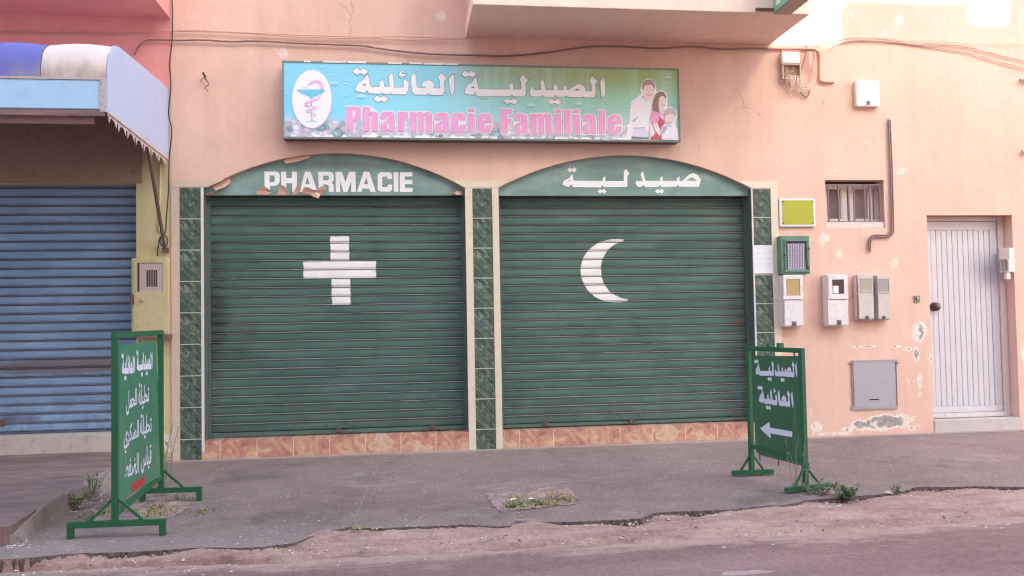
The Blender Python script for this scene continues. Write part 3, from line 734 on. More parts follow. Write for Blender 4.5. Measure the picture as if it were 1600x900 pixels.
# window with bars
YW = .11
wf = MB()
def wz(x, y): return at(1180+x/3.4615, 260+y/3.4615, YW)
wx0, wx1, wz0, wz1 = WIN
def fr(mb, a, b, y0, y1):                  # a frame piece between two zoom corners
    p, q = wz(*a), wz(*b); mb.box(p.x, q.x, y0, y1, q.z, p.z)
win = MB(); win.box(wx0-.02, wx1+.02, YW+.045, YW+.055, wz0-.02, wz1+.02)
m_glass = M('dark_glass'); m_glass = m_glass.out(m_glass.mix(m_glass.noise(scale=2).step(.3, .7), S(112,92,90), S(140,116,112)), .15, spec=.5)
wroot = win.build('window', m_dark, ph)
g1 = MB(); fr(g1, (395,122), (462,282), YW+.028, YW+.04); g1.build('pane', m_glass, wroot)
g1 = MB(); fr(g1, (537,122), (607,282), YW+.028, YW+.04); g1.build('pane', m_glass, wroot)
m_oldw = plain('old_white_wood', S(214,200,194), .7, .1, 20, dirt=S(150,122,112), dirt_amt=.55)
sa = MB(); fr(sa, (372,100), (680,124), YW, YW+.045)
for a, b in ((372,396),(460,500),(503,538),(606,640),(643,680)): fr(sa, (a,124), (b,283), YW+(.012 if a in (372,643) else 0), YW+.04)
fr(sa, (372,283), (680,304), YW, YW+.045); sa.build('window_frame', m_oldw, wroot, .003)
si = MB(); p, q = at(1180+378/3.46, 260+305/3.46), at(1180+672/3.46, 260+333/3.46)
si.box(wx0+.001, wx1-.001, .012, YW+.05, wz0+.001, at(1330, 260+304/3.46, .06).z); si.build('window_sill', m_oldw, wroot, .004)
bars = MB(); YBR = .03
for (x, y0, y1) in ((393,98,302),(448,98,302),(503,98,300),(532,98,334),(590,98,306),(617,98,300),(672,98,304)):
    a, b = at(1180+x/3.4615, 260+y0/3.4615, YBR), at(1180+x/3.4615, 260+y1/3.4615, YBR)
    bars.box(a.x-.007, a.x+.007, YBR-.007, YBR+.007, b.z, a.z)
for y in (100, 300):
    a, b = at(1180+378/3.4615, 260+y/3.4615, YBR), at(1180+690/3.4615, 260+y/3.4615, YBR)
    zz = (a.z+b.z)/2; bars.box(wx0-.01, wx1+.01, YBR-.005, YBR+.005, zz-.008, zz+.008)
bars.build('window_bars', plain('bar_paint', S(134,112,110), .6, .15, 20), wroot)

# white door
YDR = .145
m_door = plain('lilac_white_door', S(206,196,202), .5, .05, 5, dirt=S(176,164,166), dirt_amt=.25)
xr = at(1400+388/2.5, 350, YDR).x; xr2 = at(1569, 500, YDR).x
dr0 = MB(); dzb = DZB+.006
zt = at(1500, 320+100/2.5, YDR).z; zb_ = at(1500, 320+786/2.5, YDR).z
dtop = at(1500, 320+66/2.5, YDR).z
XL = DX0+.002; xdr = xr2-.055
door = MB(); door.box(XL, xdr, YDR+.014, YDR+.04, dzb, dtop); droot = door.build('door', m_door, ph)
pl = MB()
g0, g1_ = at(1400+133/2.5, 320+100/2.5, YDR).x, at(1400+362/2.5, 320+100/2.5, YDR).x
pw = (g1_-g0)/11
xs = [XL]+[g0+pw*i for i in range(12)]+[xdr]
for i, (a, b) in enumerate(zip(xs, xs[1:])):
    pl.box(a+.0025, b-.0025, YDR+(0 if i not in (0, 12) else -.004), YDR+.0135, zb_, zt)
pl.build('planks', m_door, droot, .0015)
rl = MB(); rl.box(XL, xdr, YDR-.004, YDR+.0135, zt+.002, dtop); rl.box(XL, xdr, YDR-.004, YDR+.0135, dzb+.055, zb_-.002)
rl.each('rail', m_door, droot, .003)
ds = MB(); ds.box(XL, xdr, YDR-.045, YDR+.0135, dzb, dzb+.05); ds.build('weather_bar', plain('chipped_white', S(206,194,194), .6, .1, 14, dirt=S(150,120,112), dirt_amt=.8), droot, .006)
df = MB(); df.box(xdr+.004, DX1-.002, YDR-.018, YDR+.04, dzb-.004, DZT-.002); df.box(XL, xdr+.002, YDR-.016, YDR+.04, dtop+.004, DZT-.003); df.build('door_frame', plain('pale_frame', S(214,196,190), .6, .06, 6, dirt=S(180,150,142), dirt_amt=.4), ph, .004)
kn = MB(); kp = at(1400+158/2.5, 320+398/2.5, YDR-.05)
kn.tube([(kp.x, YDR-.002, kp.z), (kp.x, YDR-.03, kp.z), (kp.x, YDR-.04, kp.z), (kp.x, YDR-.06, kp.z), (kp.x, YDR-.072, kp.z)], lambda t: (.05, .048, .026, .046, .028)[min(4, int(t*4.99))], 14, False)
kn.build('door_knob', plain('dark_bronze', S(92,78,74), .35, .1, 20, metal=.6), droot, smooth=True)
lkp = at(1400+134/2.5, 320+369/2.5, YDR); lk = MB(); lk.box(XL, XL+.02, YDR-.02, YDR-.004, lkp.z-.03, lkp.z+.03); lk.build('lock_plate', m_rust, droot, .004)
stp = MB(); stp.box(DX0+.001, at(1593, 670).x+.03, -.012, YDR+.2, -.05, DZB); stp.build('doorstep', plain('step_concrete', S(196,180,178), .85, .1, 5, dirt=S(164,148,146), dirt_amt=.5), ph, .006)

# balcony slab with parapet
ZBAL = at(950, 64).z
pb0, pb1 = at(728, 62).x, at(1206, 66).x
yb_ = gr(1000, 14.5, ZBAL).y
xb1 = gr(1270, 16.5, ZBAL).x; xb0 = gr(738, 10, ZBAL).x
bx0, bx1 = (pb0+xb0)/2, (pb1+xb1)/2
bl = MB(); bl.box(bx0, bx1, yb_, -.001, ZBAL, ZBAL+.16); bl.build('balcony_slab', m_soff, ph, .004)
bl = MB(); bl.box(bx0+.003, bx1-.003, yb_+.003, yb_+.12, ZBAL+.162, ZBAL+1.1); bl.box(bx0+.003, bx0+.12, yb_+.121, -.001, ZBAL+.162, ZBAL+1.1); bl.box(bx1-.12, bx1-.003, yb_+.121, -.001, ZBAL+.162, ZBAL+1.1)
bl.build('balcony_parapet', m_wall, ph)

# ------------------------------------------------------------------ the neighbour building
nb = thing('neighbour_building', 'salmon pink building with a blue roller shutter at the left edge', 'building')
XL_ = -11.0; ZMID = at(268, 150).z
SX1 = at(213, 450, 0).x; sz1 = at(100, 286, 0).z; NZS = at(100, 677, .1).z
n = MB(); n.prism(rect(XL_, XS-.003, ZMID, ZTOP), (0, .3, 0)); n.build('upper_wall', m_salmon, nb)
n = MB(); n.prism(rect(XL_, XS-.003, -.1, ZMID-.001), (0, .3, 0), [rect(-7.5, SX1, -.05, sz1)]); n.build('lower_wall', m_yellow, nb)
n = MB(); n.box(XL_, at(222, 270).x, -.012, -.0008, sz1, at(268, 168).z); n.build('lintel_shade_sheet', plain('brown_lintel_shade', S(166,138,122), .9, .14, 4, dirt=S(126,102,94), dirt_amt=.6), nb)  # brown sheet over the yellow wall, its colour stands in for awning shade
n = MB(); n.box(XL_, XS-.003, .31, .4, -.1, ZTOP); n.build('inner_wall', m_dark, nb)
ZOV = at(150, 26).z
n = MB(); n.box(XL_, XS-.004, -.75, -.001, ZOV, ZTOP); n.build('overhanging_storey', m_salmon, nb)
sh = shutter(-7.49, SX1-.001, .15, ZB+.002, sz1+.1, PITCH_B, m_blue, nb, deep=.014, seed=5)
br = MB(); br.box(-7.49, SX1-.002, .13, .17, NZS+.004, ZB-.003); br.build('bottom_rail', plain('blue_rail', S(90,104,128), .5, .2, 8, dirt=S(110,88,84), dirt_amt=.6), sh, .004)
lk = MB(); q = at(4, 661, .15); lk.box(q.x-.03, q.x+.03, .10, .13, q.z-.03, q.z+.03); lk.build('padlock', m_rust, sh, .006)
si = MB(); si.box(-7.6, at(222, 690).x, -.05, .29, -.05, NZS); si.build('door_sill', plain('pale_concrete_sill', S(196,180,172), .9, .12, 6, dirt=S(150,132,124), dirt_amt=.6, spec=.15), nb, .012)

# ------------------------------------------------------------------ awning of the neighbour shop
XA = XS-.02
f_bot = atx(168, 175, XA); YF = f_bot.y; r_bot = at(267, 250, 0)
aw = thing('awning', 'blue and cream shop awning with lilac side panel above the blue shutter', 'awning', (XA-2, -.01, r_bot.z))
ZFB = f_bot.z; ZFM = at(120, 122.5, YF).z
ZRT = atx(268, 143, XA).z; ZFT = at(150, 72, YF+.35).z
XE = -6.2
m_lilac = plain('lilac_canvas', S(188,190,214), .75, .05, 2.5, dirt=S(164,164,190), dirt_amt=.25, spec=.2)
m_lblue = plain('light_blue_board', S(176,208,236), .6, .05, 3, dirt=S(150,160,176), dirt_amt=.2)
def canvas(name, a, bcol):
    m = M(name); x, y, z = m.xyz()
    low = (z+m.noise(m.mp(scale=(9, 9, 2)), scale=1, detail=6)*.3).step(ZFM-r_bot.z+.33, ZFM-r_bot.z+.12)
    return m.out(m.mix(low*.8*m.noise(scale=3, detail=5).step(.25, .6), m.gain(a, m.noise(scale=4, detail=5)*.2+.9), bcol), .75, spec=.2)
m_ablue = canvas('deep_blue_canvas', S(108,106,172), S(150,138,156))
m_acream = canvas('cream_canvas', S(220,199,192), S(150,124,112))
prof = [(YF+.01, ZFM), (YF+.02, ZFM+.10), (YF+.05, ZFM+.20), (YF+.10, ZFM+.27), (YF+.17, ZFM+.315), (YF+.27, ZFM+.335)]
ztf = prof[-1][1]
prof += [(YF*.6, ztf+(ZRT-ztf)*.35), (YF*.3, ztf+(ZRT-ztf)*.7), (-.005, ZRT)]
sd = MB(); out = [Vector((XA, YF, ZFB))]+[Vector((XA, y, z)) for y, z in prof]+[Vector((XA, -.005, r_bot.z))]
sd.prism([Vector((p.x, p.y, p.z)) for p in out], (-.012, 0, 0)); sd.build('side_panel', m_lilac, aw)
xs_ = at(64, 100, YF+.02).x; stripes = [(xs_, XA-.015, m_acream)]; x = xs_; k = 0; wst = XA-.015-xs_
while x > XE: stripes.append((x-wst, x-.004, (m_ablue, m_acream)[k % 2])); x -= wst; k += 1
for (a, b, mt) in stripes:
    c = MB(); n_ = len(prof); vs = []
    xsn = [a+(b-a)*i/8 for i in range(9)]
    for i, x in enumerate(xsn):
        bul = math.sin(math.pi*i/8)*.018
        vs += [(x, y-(bul if j < 6 else 0)*.4, z-(.012-bul if 2 < j else 0)) for j, (y, z) in enumerate(prof)]
    c.add(vs, [(i*n_+j, (i+1)*n_+j, (i+1)*n_+j+1, i*n_+j+1) for i in range(8) for j in range(n_-1)])
    c.build('canopy', mt, aw, smooth=True)
fp_ = MB(); fp_.box(XE, XA-.02, YF-.008, YF+.02, ZFB+.02, ZFM-.012); fp_.build('fascia_board', m_lblue, aw, .004)
tr = MB(); tr.box(XE, XA-.016, YF-.014, YF+.012, ZFM-.0115, ZFM+.006); tr.box(XA-.05, XA-.0125, YF-.016, YF+.01, ZFB, ZFM-.013)
tr.build('fascia_trim', plain('worn_trim', S(196,178,176), .6, .1, 20, dirt=S(110,84,80), dirt_amt=.7), aw)
vl = MB(); vs = []; nv = 60
m_val = plain('pinkish_valance', S(206,184,180), .8, .1, 5, dirt=S(150,124,118), dirt_amt=.6)
for i in range(nv+1):
    x = XE+(XA-.03-XE)*i/nv; sag = .024+.02*mnoise.noise((x*1.3, 2, 0))
    vs += [(x, YF+.012, ZFB+.018), (x, YF+.03+mnoise.noise((x*4, 0, 0))*.012, ZFB-.01), (x, YF+.05+mnoise.noise((x*3, 5, 0))*.02, ZFB+.005-sag)]
vl.add(vs, [(i*3+j, (i+1)*3+j, (i+1)*3+j+1, i*3+j+1) for i in range(nv) for j in range(2)]); vl.build('rolled_valance', m_val, aw, smooth=True)
sv = MB(); A0, A1 = Vector((XA-.006, YF+.02, ZFB)), Vector((XA-.006, -.02, r_bot.z)); nt_ = 15
for i in range(nt_):
    a, b = A0.lerp(A1, i/nt_), A0.lerp(A1, (i+1)/nt_); cur = .012 if i % 2 else -.008
    dz = Vector((0, 0, -1)); L = .065 if i > 0 else .05
    p = [a, b, b+dz*L*.42, a.lerp(b, .72)+dz*L*.55+Vector((cur*.4,0,0)), a.lerp(b, .52)+dz*L*1.3+Vector((cur,0,0)), a.lerp(b, .3)+dz*L*.55+Vector((cur*.4,0,0)), a+dz*L*.42]
    c = sum(p, Vector())/7
    sv.add([q+Vector((0, 0, 0)) for q in p]+[q+Vector((-.003, 0, 0)) for q in p], [(0,1,2,3,5,6), (3,4,5), (13,12,10,9,8,7), (12,11,10)]+[(j, (j+1) % 7, (j+1) % 7+7, j+7) for j in range(7)])
sv.build('scalloped_valance', m_val, aw)
rt = MB(); rt.bar(A0+Vector((.004, 0, .004)), A1+Vector((.004, 0, .004)), .016, .022); rt.build('side_rail', m_val, aw)
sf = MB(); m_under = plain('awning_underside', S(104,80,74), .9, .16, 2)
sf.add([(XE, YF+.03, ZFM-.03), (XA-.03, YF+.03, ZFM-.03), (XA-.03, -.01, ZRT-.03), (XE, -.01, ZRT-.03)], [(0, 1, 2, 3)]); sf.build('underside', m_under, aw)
rl = MB(); zz = at(80, 187, YF+.12).z; rl.box(XE, at(147, 187, YF+.12).x, YF+.11, YF+.14, zz-.03, zz+.03); rl.build('front_rail', plain('pink_rail', S(176,140,134), .7, .12, 6), aw)
sp = MB(); s0 = atx(230, 240, XA-.03); s1 = at(257.5, 388, -.04)
sp.tube([s0+Vector((0, 0, .1)), s1], .017, 8, False); sp.box(s1.x-.022, s1.x+.03, -.05, -.002, s1.z-.035, s1.z+.005); sp.build('strut', plain('brown_pole', S(108,84,78), .6, .1, 15), aw)

# ------------------------------------------------------------------ the signboard over the shutters
YSG = -.16
sx0, sx1 = at(441, 150, YSG).x, at(1061.5, 150, YSG).x
szt, szb = (at(441, 95, YSG).z+at(1061, 107.3, YSG).z)/2, (at(441, 217.5, YSG).z+at(1061, 221, YSG).z)/2
sg = thing('shop_signboard', 'wide blue and green pharmacy signboard above the two arches', 'signboard', ((sx0+sx1)/2, -.02, szb))
m_sfr = plain('green_grey_frame', S(128,136,128), .45, .1, 8, dirt=S(180,170,164), dirt_amt=.4, metal=.2)
bx = MB(); bx.box(sx0+.004, sx1-.004, YSG+.018, -.012, szb+.004, szt-.004); bx.build('box', plain('sign_box', S(104,92,90), .6, .1), sg)
b = MB(); t = .018
b.box(sx0, sx1, YSG-.008, YSG+.022, szt-t, szt); b.box(sx0, sx1, YSG-.008, YSG+.022, szb, szb+t)
b.box(sx0, sx0+t, YSG-.0075, YSG+.0215, szb+t+.0005, szt-t-.0005); b.box(sx1-t, sx1, YSG-.0075, YSG+.0215, szb+t+.0005, szt-t-.0005)
b.build('frame', m_sfr, sg)
pe = MB(); rnd = random.Random(4); x = at(475, 95, YSG).x; xe = at(715, 99, YSG).x
while x < xe:
    l = rnd.uniform(.02, .22)
    if rnd.random() < .85: pe.box(x, min(x+l, xe), YSG-.012, YSG-.0085, szt-.012+rnd.uniform(-.003,.003), szt+rnd.uniform(.001,.008))
    x += l+rnd.uniform(.0, .02)
pe.each('torn_edge', m_white, sg)
def face_mat():
    m = M('printed_vinyl'); x, y, z = m.xyz(m.co('Generated')); o = m.co('Object'); ox, oy, oz = m.xyz(o)
    wv = (m.noise(o, scale=1.3, detail=3)-.5)*.25
    c = m.ramp(x+wv*.3, [(0, S(128,206,238)), (.25, S(150,220,242)), (.42, S(162,222,232)), (.62, S(158,212,206)), (.85, S(158,208,190)), (1, S(140,200,186))])
    top = m.ramp(x, [(0, S(140,206,234)), (.38, S(150,214,230)), (.5, S(164,192,160)), (.75, S(168,184,128)), (1, S(158,182,112))])
    c = m.mix((z+wv*.5).step(.42, .95), c, top)
    ray_ = m.noise(m.mp(o, rot=(0, R(22), 0), scale=(7, 1, .5)), scale=1, detail=3).step(.45, .75)
    c = m.mix(ray_*.35*(x.step(.3, .5)), c, S(206,232,226))
    seam = (x-.487-(z-.5)*.01)
    c = m.mix(seam.step(0, .004)*seam.step(.02, .008)*.35*z.step(.45, .5), c, S(206,214,190))
    # rain drops printed on the vinyl
    for sc_, th, off in ((4.2, .62, 0), (8.5, .66, 3)):
        q = m.mp(o, scale=(1, 1, 2.0), loc=(off, 0, off)); d = m.voro(q, scale=sc_); rr = m.xyz(m.voro(q, scale=sc_, out='Color'))
        sel = rr[0].step(th-.1, th-.08); dd = d
        ins = dd.step(.24, .19)*sel; pos = m.xyz(m.voro(q, scale=sc_, out='Position'))
        # light upper edge, dark lower edge of every drop
        lz = m.xyz(q)[2]-pos[2]*1.0
        c = m.mix(ins*(lz*sc_).step(.0, .1)*.55, c, S(226,238,236)); c = m.mix(ins*(lz*sc_).step(-.02, -.12)*.5, c, S(84,150,164))
    # the heap of tablets along the lower edge
    q = m.mp(o, rot=(0, R(20), 0), scale=(1, 1, 1.25)); v = m.voro(q, scale=15, feature='F1'); cc = m.xyz(m.voro(q, scale=15, out='Color'))
    pc = m.ramp(cc[0], [(0, S(230,222,238)), (.3, S(214,206,228)), (.5, S(240,234,242)), (.64, S(170,200,212)), (.76, S(222,200,220)), (.88, S(136,162,172)), (1, S(236,230,240))])
    pc = m.gain(pc, v.step(.62, .2)*.32+.72)
    hm = (z+(m.noise(o, scale=5, detail=4)-.5)*.34).step(.24, .20)
    hi = (z+(m.noise(o, scale=4, detail=4)-.5)*.4).step(.40, .18)
    c = m.mix(hi*.4, c, S(206,208,226)); c = m.mix(hm, c, pc)
    edge_ = z.step(.035, .02)*cc[1].step(.45, .5)
    c = m.mix(edge_, c, S(246,242,244))
    return m.out(c, .4, spec=.35)
fc = MB(); fc.box(sx0+t+.0005, sx1-t-.0005, YSG-.004, YSG+.0175, szb+t+.0005, szt-t-.0005); fc.build('printed_face', face_mat(), sg)
YL = YSG-.006
m_outl = plain('grey_outline', S(120,122,128), .5, .02)
Za = lambda l: sc(l, 540, 96, 8.889); Zb = lambda l: sc(l, 710, 96, 12.858); Zc = lambda l: sc(l, 820, 106, 11.43)
W_AAILIA = [
 (Za([(92,142),(150,90),(200,125),(245,93),(315,135),(262,190),(205,162),(165,188)]), []),
 (Za([(300,172),(325,240),(350,350),(465,352),(478,345),(463,300),(470,285),(515,250),(530,290),(540,350),(612,352),(598,215),(600,205),(645,150),(660,205),(680,360),(800,358),(810,340),(793,290),(830,243),(870,290),(878,310),(870,390),(840,460),(650,458),(634,432),(620,455),(525,452),(510,425),(490,452),(325,445),(298,395),(265,438),(135,412),(150,340),(190,285),(250,255),(258,240)]), [Za([(230,330),(270,303),(285,340)])]),
 (Za([(738,180),(755,145),(790,127),(820,145),(805,155),(785,150),(772,165),(800,172),(842,172),(840,192),(790,212),(755,237),(742,222),(775,206),(745,195)]), []),
 (Za([(385,522),(435,472),(487,505),(530,475),(600,520),(548,572),(488,540),(450,568)]), []),
 (Za([(905,215),(965,152),(978,215),(990,340),(1000,362),(1115,366),(1090,350),(1045,348),(1080,285),(1120,262),(1170,260),(1215,285),(1235,320),(1225,355),(1222,370),(1310,370),(1308,270),(1280,215),(1325,155),(1408,238),(1368,280),(1375,380),(1368,440),(1345,468),(1165,464),(1147,435),(1132,464),(960,462),(930,430),(915,370)]), []),
 (Za([(1432,240),(1497,170),(1510,260),(1515,400),(1505,435),(1470,480),(1455,430),(1440,330)]), [])]
W_SAYDALIA = [
 (Zb([(135,260),(210,183),(285,230),(345,183),(443,255),(375,322),(288,285),(235,322)]), []),
 (Zb([(415,315),(445,345),(470,450),(495,555),(1110,560),(1105,520),(1090,490),(1165,420),(1190,490),(1190,560),(1345,560),(1340,430),(1310,350),(1370,262),(1490,378),(1430,440),(1440,560),(1430,670),(1395,708),(1180,700),(1150,660),(1130,695),(1115,702),(475,705),(445,680),(418,610),(380,678),(200,648),(215,560),(250,480),(360,415),(375,375)]), [Zb([(325,535),(390,490),(400,540)])]),
 (Zb([(980,800),(1050,738),(1125,780),(1190,738),(1285,800),(1215,870),(1120,825),(1080,870)]), []),
 (Zc([(155,325),(155,370),(175,395),(295,395),(270,265),(315,185),(345,260),(375,395),(520,395),(500,335),(558,275),(590,340),(590,395),(690,395),(685,350),(745,300),(748,400),(790,385),(920,300),(990,285),(1050,315),(1085,370),(1085,415),(1195,415),(1190,300),(1150,225),(1205,145),(1305,245),(1255,295),(1270,430),(1250,520),(1225,535),(1068,530),(1050,505),(1035,530),(770,525),(735,490),(715,518),(575,518),(553,480),(535,518),(345,520),(325,475),(305,515),(130,515),(95,485),(85,430),(110,350)]), [Zc([(860,405),(940,370),(1000,405)])]),
 (Zc([(1345,245),(1415,160),(1435,300),(1440,440),(1425,490),(1385,548),(1365,490),(1350,350)]), []),
 (Zc([(402,610),(470,550),(530,590),(585,550),(668,605),(605,668),(530,625),(485,668)]), [])]
sign_ar = W_AAILIA+W_SAYDALIA
ar_ = MB().mat(0); letters(ar_, [(offset_poly(o, .55), []) for o, h in sign_ar], YL, .002, .0001)
ar_.mat(1); letters(ar_, [(offset_poly(o, -.1), h) for o, h in sign_ar], YL-.004, .0018, .00005)
ar_.build('arabic_lettering', [m_outl, m_letter], sg)
Zd = lambda l: sc(l, 530, 160, 10.667); Ze = lambda l: sc(l, 670, 160, 10); Zf = lambda l: sc(l, 820, 160, 10)
gA = (Zd([(695,275),(695,215),(712,182),(750,160),(820,155),(880,165),(910,195),(918,260),(920,480),(835,485),(828,465),(795,488),(745,488),(712,465),(702,430),(700,370),(730,340),(800,310),(805,290),(825,262),(820,205),(805,198),(785,220),(785,275)]), [Zd([(792,350),(833,318),(835,440),(795,442)])])
gM = (Zd([(1185,170),(1280,168),(1282,195),(1320,165),(1380,165),(1405,195),(1450,165),(1505,168),(1540,205),(1545,490),(1455,490),(1455,225),(1430,205),(1415,225),(1415,490),(1325,490),(1325,220),(1300,205),(1285,225),(1285,490),(1198,490)]), [])
gE = (Ze([(768,260),(785,205),(840,178),(910,178),(960,205),(978,250),(978,318),(862,318),(862,418),(882,440),(900,420),(900,365),(980,360),(975,410),(950,455),(880,478),(810,465),(775,415)]), [Ze([(860,285),(862,225),(880,203),(897,240),(898,285)])])
gI = [(Ze([(620,105),(710,105),(710,140),(620,140)]), []), (Ze([(618,180),(712,180),(712,470),(622,470)]), [])]
gL = (Zf([(615,122),(708,122),(710,480),(620,480)]), [])
def refit(gl, x0, x1, y0, y1):
    xs = [p[0] for p in gl[0]]; ys = [p[1] for p in gl[0]]
    f = lambda p: (x0+(p[0]-min(xs))/(max(xs)-min(xs))*(x1-x0), y0+(p[1]-min(ys))/(max(ys)-min(ys))*(y1-y0))
    return ([f(p) for p in gl[0]], [[f(p) for p in h] for h in gl[1]])
latin = [
 (Zd([(122,75),(310,75),(340,95),(352,140),(352,240),(335,288),(290,310),(240,308),(238,470),(130,470)]), [Zd([(222,120),(250,118),(268,145),(270,230),(252,255),(218,256)])]),
 (Zd([(405,78),(503,78),(500,185),(540,160),(600,155),(635,180),(640,215),(640,478),(545,478),(545,215),(525,195),(505,205),(505,478),(412,478)]), []),
 gA,
 (Zd([(980,165),(1075,165),(1078,200),(1100,175),(1143,162),(1140,260),(1105,265),(1085,290),(1083,485),(990,485)]), []),
 gM, refit(gA, 680, 700.9, 176.4, 207),
 (Ze([(360,260),(375,200),(420,172),(500,170),(550,195),(568,240),(568,275),(485,275),(485,215),(468,203),(452,225),(452,410),(470,435),(488,410),(488,355),(568,355),(565,410),(540,450),(470,475),(400,460),(365,420)]), []),
 gI[0], gI[1], gE,
 (Ze([(1130,110),(1292,110),(1292,170),(1222,170),(1222,262),(1285,262),(1285,320),(1230,320),(1230,475),(1140,475)]), []),
 refit(gA, 803.6, 824, 178, 208), refit(gM, 829, 861.5, 178, 208),
 (Zf([(472,120),(558,120),(558,158),(472,158)]), []), (Zf([(470,190),(560,190),(560,480),(472,480)]), []),
 gL,
 (Zf([(762,122),(848,122),(850,158),(762,158)]), []), (Zf([(762,195),(852,195),(858,485),(768,485)]), []),
 refit(gA, 911, 930.5, 179, 209),
 (Zf([(1160,125),(1248,125),(1250,487),(1165,487)]), []), refit(gE, 950, 971, 180, 209.5)]
def hull(pts):
    pts = sorted(set(pts)); c = lambda o, a, b: (a[0]-o[0])*(b[1]-o[1])-(a[1]-o[1])*(b[0]-o[0])
    lo, up = [], []
    for p in pts:
        while len(lo) > 1 and c(lo[-2], lo[-1], p) <= 0: lo.pop()
        lo.append(p)
    for p in pts[::-1]:
        while len(up) > 1 and c(up[-2], up[-1], p) <= 0: up.pop()
        up.append(p)
    return lo[:-1]+up[:-1]
open_ = (0, 3, 10)                        # P, r and F keep the notch under their arm
la = MB().mat(0); letters(la, [(offset_poly(o if i in open_ else hull(o), 2.1), []) for i, (o, h) in enumerate(latin)], YL, .0012, .0001)
la.mat(1); letters(la, [(offset_poly(o, .22), h) for o, h in latin], YL-.004, .001, .00004)
la.mat(2); letters(la, [(offset_poly(o, -.15), h) for o, h in latin], YL-.0055, .001, .00004)
la.build('latin_lettering', [m_letter, plain('mauve_outline', S(176,120,160), .5, .02), plain('pink_lettering', S(240,164,212), .45, .03)], sg)
# pharmacy emblem: bowl and snake on a white oval
Zg = lambda l: sc(l, 440, 90, 6.92)
em = MB().mat(0)
ov = lambda cx, cy, rx, ry, n=48: [(cx+rx*math.cos(2*math.pi*i/n), cy+ry*math.sin(2*math.pi*i/n)) for i in range(n)]
letters(em, [(Zg(ov(329, 450, 219, 321)), [])], YL, .002); em.mat(1); letters(em, [(Zg(ov(327, 448, 213, 314)), [])], YL-.0025, .002)
em.mat(2); letters(em, [(Zg([(165,345),(474,345),(465,367),(420,397),(350,420),(330,440),(330,445),(315,445),(308,432),(288,415),(215,387),(175,364)]), []),
  (Zg([(316,490),(330,490),(332,530),(316,530)]), []), (Zg([(317,572),(332,572),(332,645),(318,645)]), []), (Zg([(258,692),(318,682),(320,660),(332,660),(335,682),(388,694),(335,690),(310,690)]), [])], YL-.005, .002)
def ribbon(pts, ws):
    pts = [Vector((p[0], p[1])) for p in pts]; q, wv = [], []
    for i in range(len(pts)-1):
        p0, p1, p2, p3 = pts[max(i-1,0)], pts[i], pts[i+1], pts[min(i+2,len(pts)-1)]
        for j in range(6):
            t_ = j/6; q.append(.5*((2*p1)+(p2-p0)*t_+(2*p0-5*p1+4*p2-p3)*t_*t_+(3*p1-p0-3*p2+p3)*t_**3)); wv.append(ws[i]+(ws[i+1]-ws[i])*t_)
    q.append(pts[-1]); wv.append(ws[-1]); l, r = [], []
    for i, p in enumerate(q):
        d = (q[min(i+1,len(q)-1)]-q[max(i-1,0)]).normalized(); nn = Vector((-d.y, d.x))*wv[i]/2
        l.append(tuple(p+nn)); r.append(tuple(p-nn))
    return l+r[::-1]
em.mat(3); letters(em, [(Zg(ribbon(p, w_)), []) for p, w_ in (
  ([(437,338),(438,300),(415,265),(365,248),(318,268),(288,308)], (26,26,26,26,24,6)), ([(278,318),(255,328),(222,312)], (4,4,3)),
  ([(436,402),(390,440),(320,468),(262,490),(258,512),(302,520)], (6,22,26,26,20,12)), ([(340,525),(374,538),(340,555),(278,562),(270,580),(306,596)], (10,20,22,20,14,8)), ([(340,598),(368,618),(335,648)], (6,7,4)))], YL-.0072, .002, .0001)
em.build('pharmacy_emblem', [plain('lilac_rim', S(190,180,214), .5, .02), m_letter, plain('emblem_blue', S(120,196,222), .5, .02), plain('emblem_pink', S(238,186,222), .5, .02)], sg)
# family photograph printed on the sign
Zh = lambda l: sc(l, 970, 110, 7.76)
fm = MB(); FM = []; layer = [0]
def fp2(col, *polys):
    if col not in FM: FM.append(col)
    fm.mat(FM.index(col)); layer[0] += 1; letters(fm, [(Zh(p), []) for p in polys], YL-.0006*layer[0], .0005, .00002)
man = [(128,838),(85,838),(85,760),(118,620),(125,480),(135,395),(165,365),(245,300),(265,330),(310,370),(355,372),(380,380),(385,480),(345,560),(345,600),(360,650),(375,700),(410,770),(395,800),(350,805),(345,838)]
wom = [(358,838),(385,770),(395,720),(385,660),(365,620),(362,545),(385,490),(390,400),(405,320),(440,268),(490,252),(540,280),(555,340),(550,430),(530,470),(535,560),(530,640),(490,690),(495,838)]
kid = [(495,838),(497,700),(540,655),(530,600),(522,510),(560,455),(615,452),(668,495),(672,560),(655,620),(650,660),(680,740),(686,838)]
headm = ov(335, 235, 88, 128)
for o in ([(88,838)]+man[1:], ): pass
fp2('halo', [tuple(p) for p in offset_poly(man, 12)], offset_poly(wom, 12), offset_poly(kid, 10), offset_poly(headm, 8))
fp2('sweater', man); fp2('cuff', [(150,700),(200,690),(292,702),(335,760),(345,812),(130,800)]); fp2('trousers', [(128,798),(342,812),(340,838),(128,838)])
fp2('fold', [(255,320),(300,362),(360,372),(355,355),(310,345),(270,310)], [(130,620),(190,570),(212,572),(160,625)], [(345,580),(352,570),(365,660),(355,650)], [(150,695),(290,688),(296,700),(150,706)])
fp2('hair_brown', ov(335, 200, 78, 88)); fp2('skin', ov(337, 262, 70, 100), [(285,330),(385,330),(360,368),(310,366)])
fp2('hair_brown', [(268,205),(268,150),(300,118),(340,108),(390,125),(414,180),(412,215),(396,180),(350,170),(300,182),(280,190)])
fp2('feature', ov(318, 238, 16, 5, 12), ov(376, 238, 16, 5, 12), [(305,282),(345,300),(380,282),(375,300),(345,312),(315,302)], [(340,250),(352,280),(338,280)])
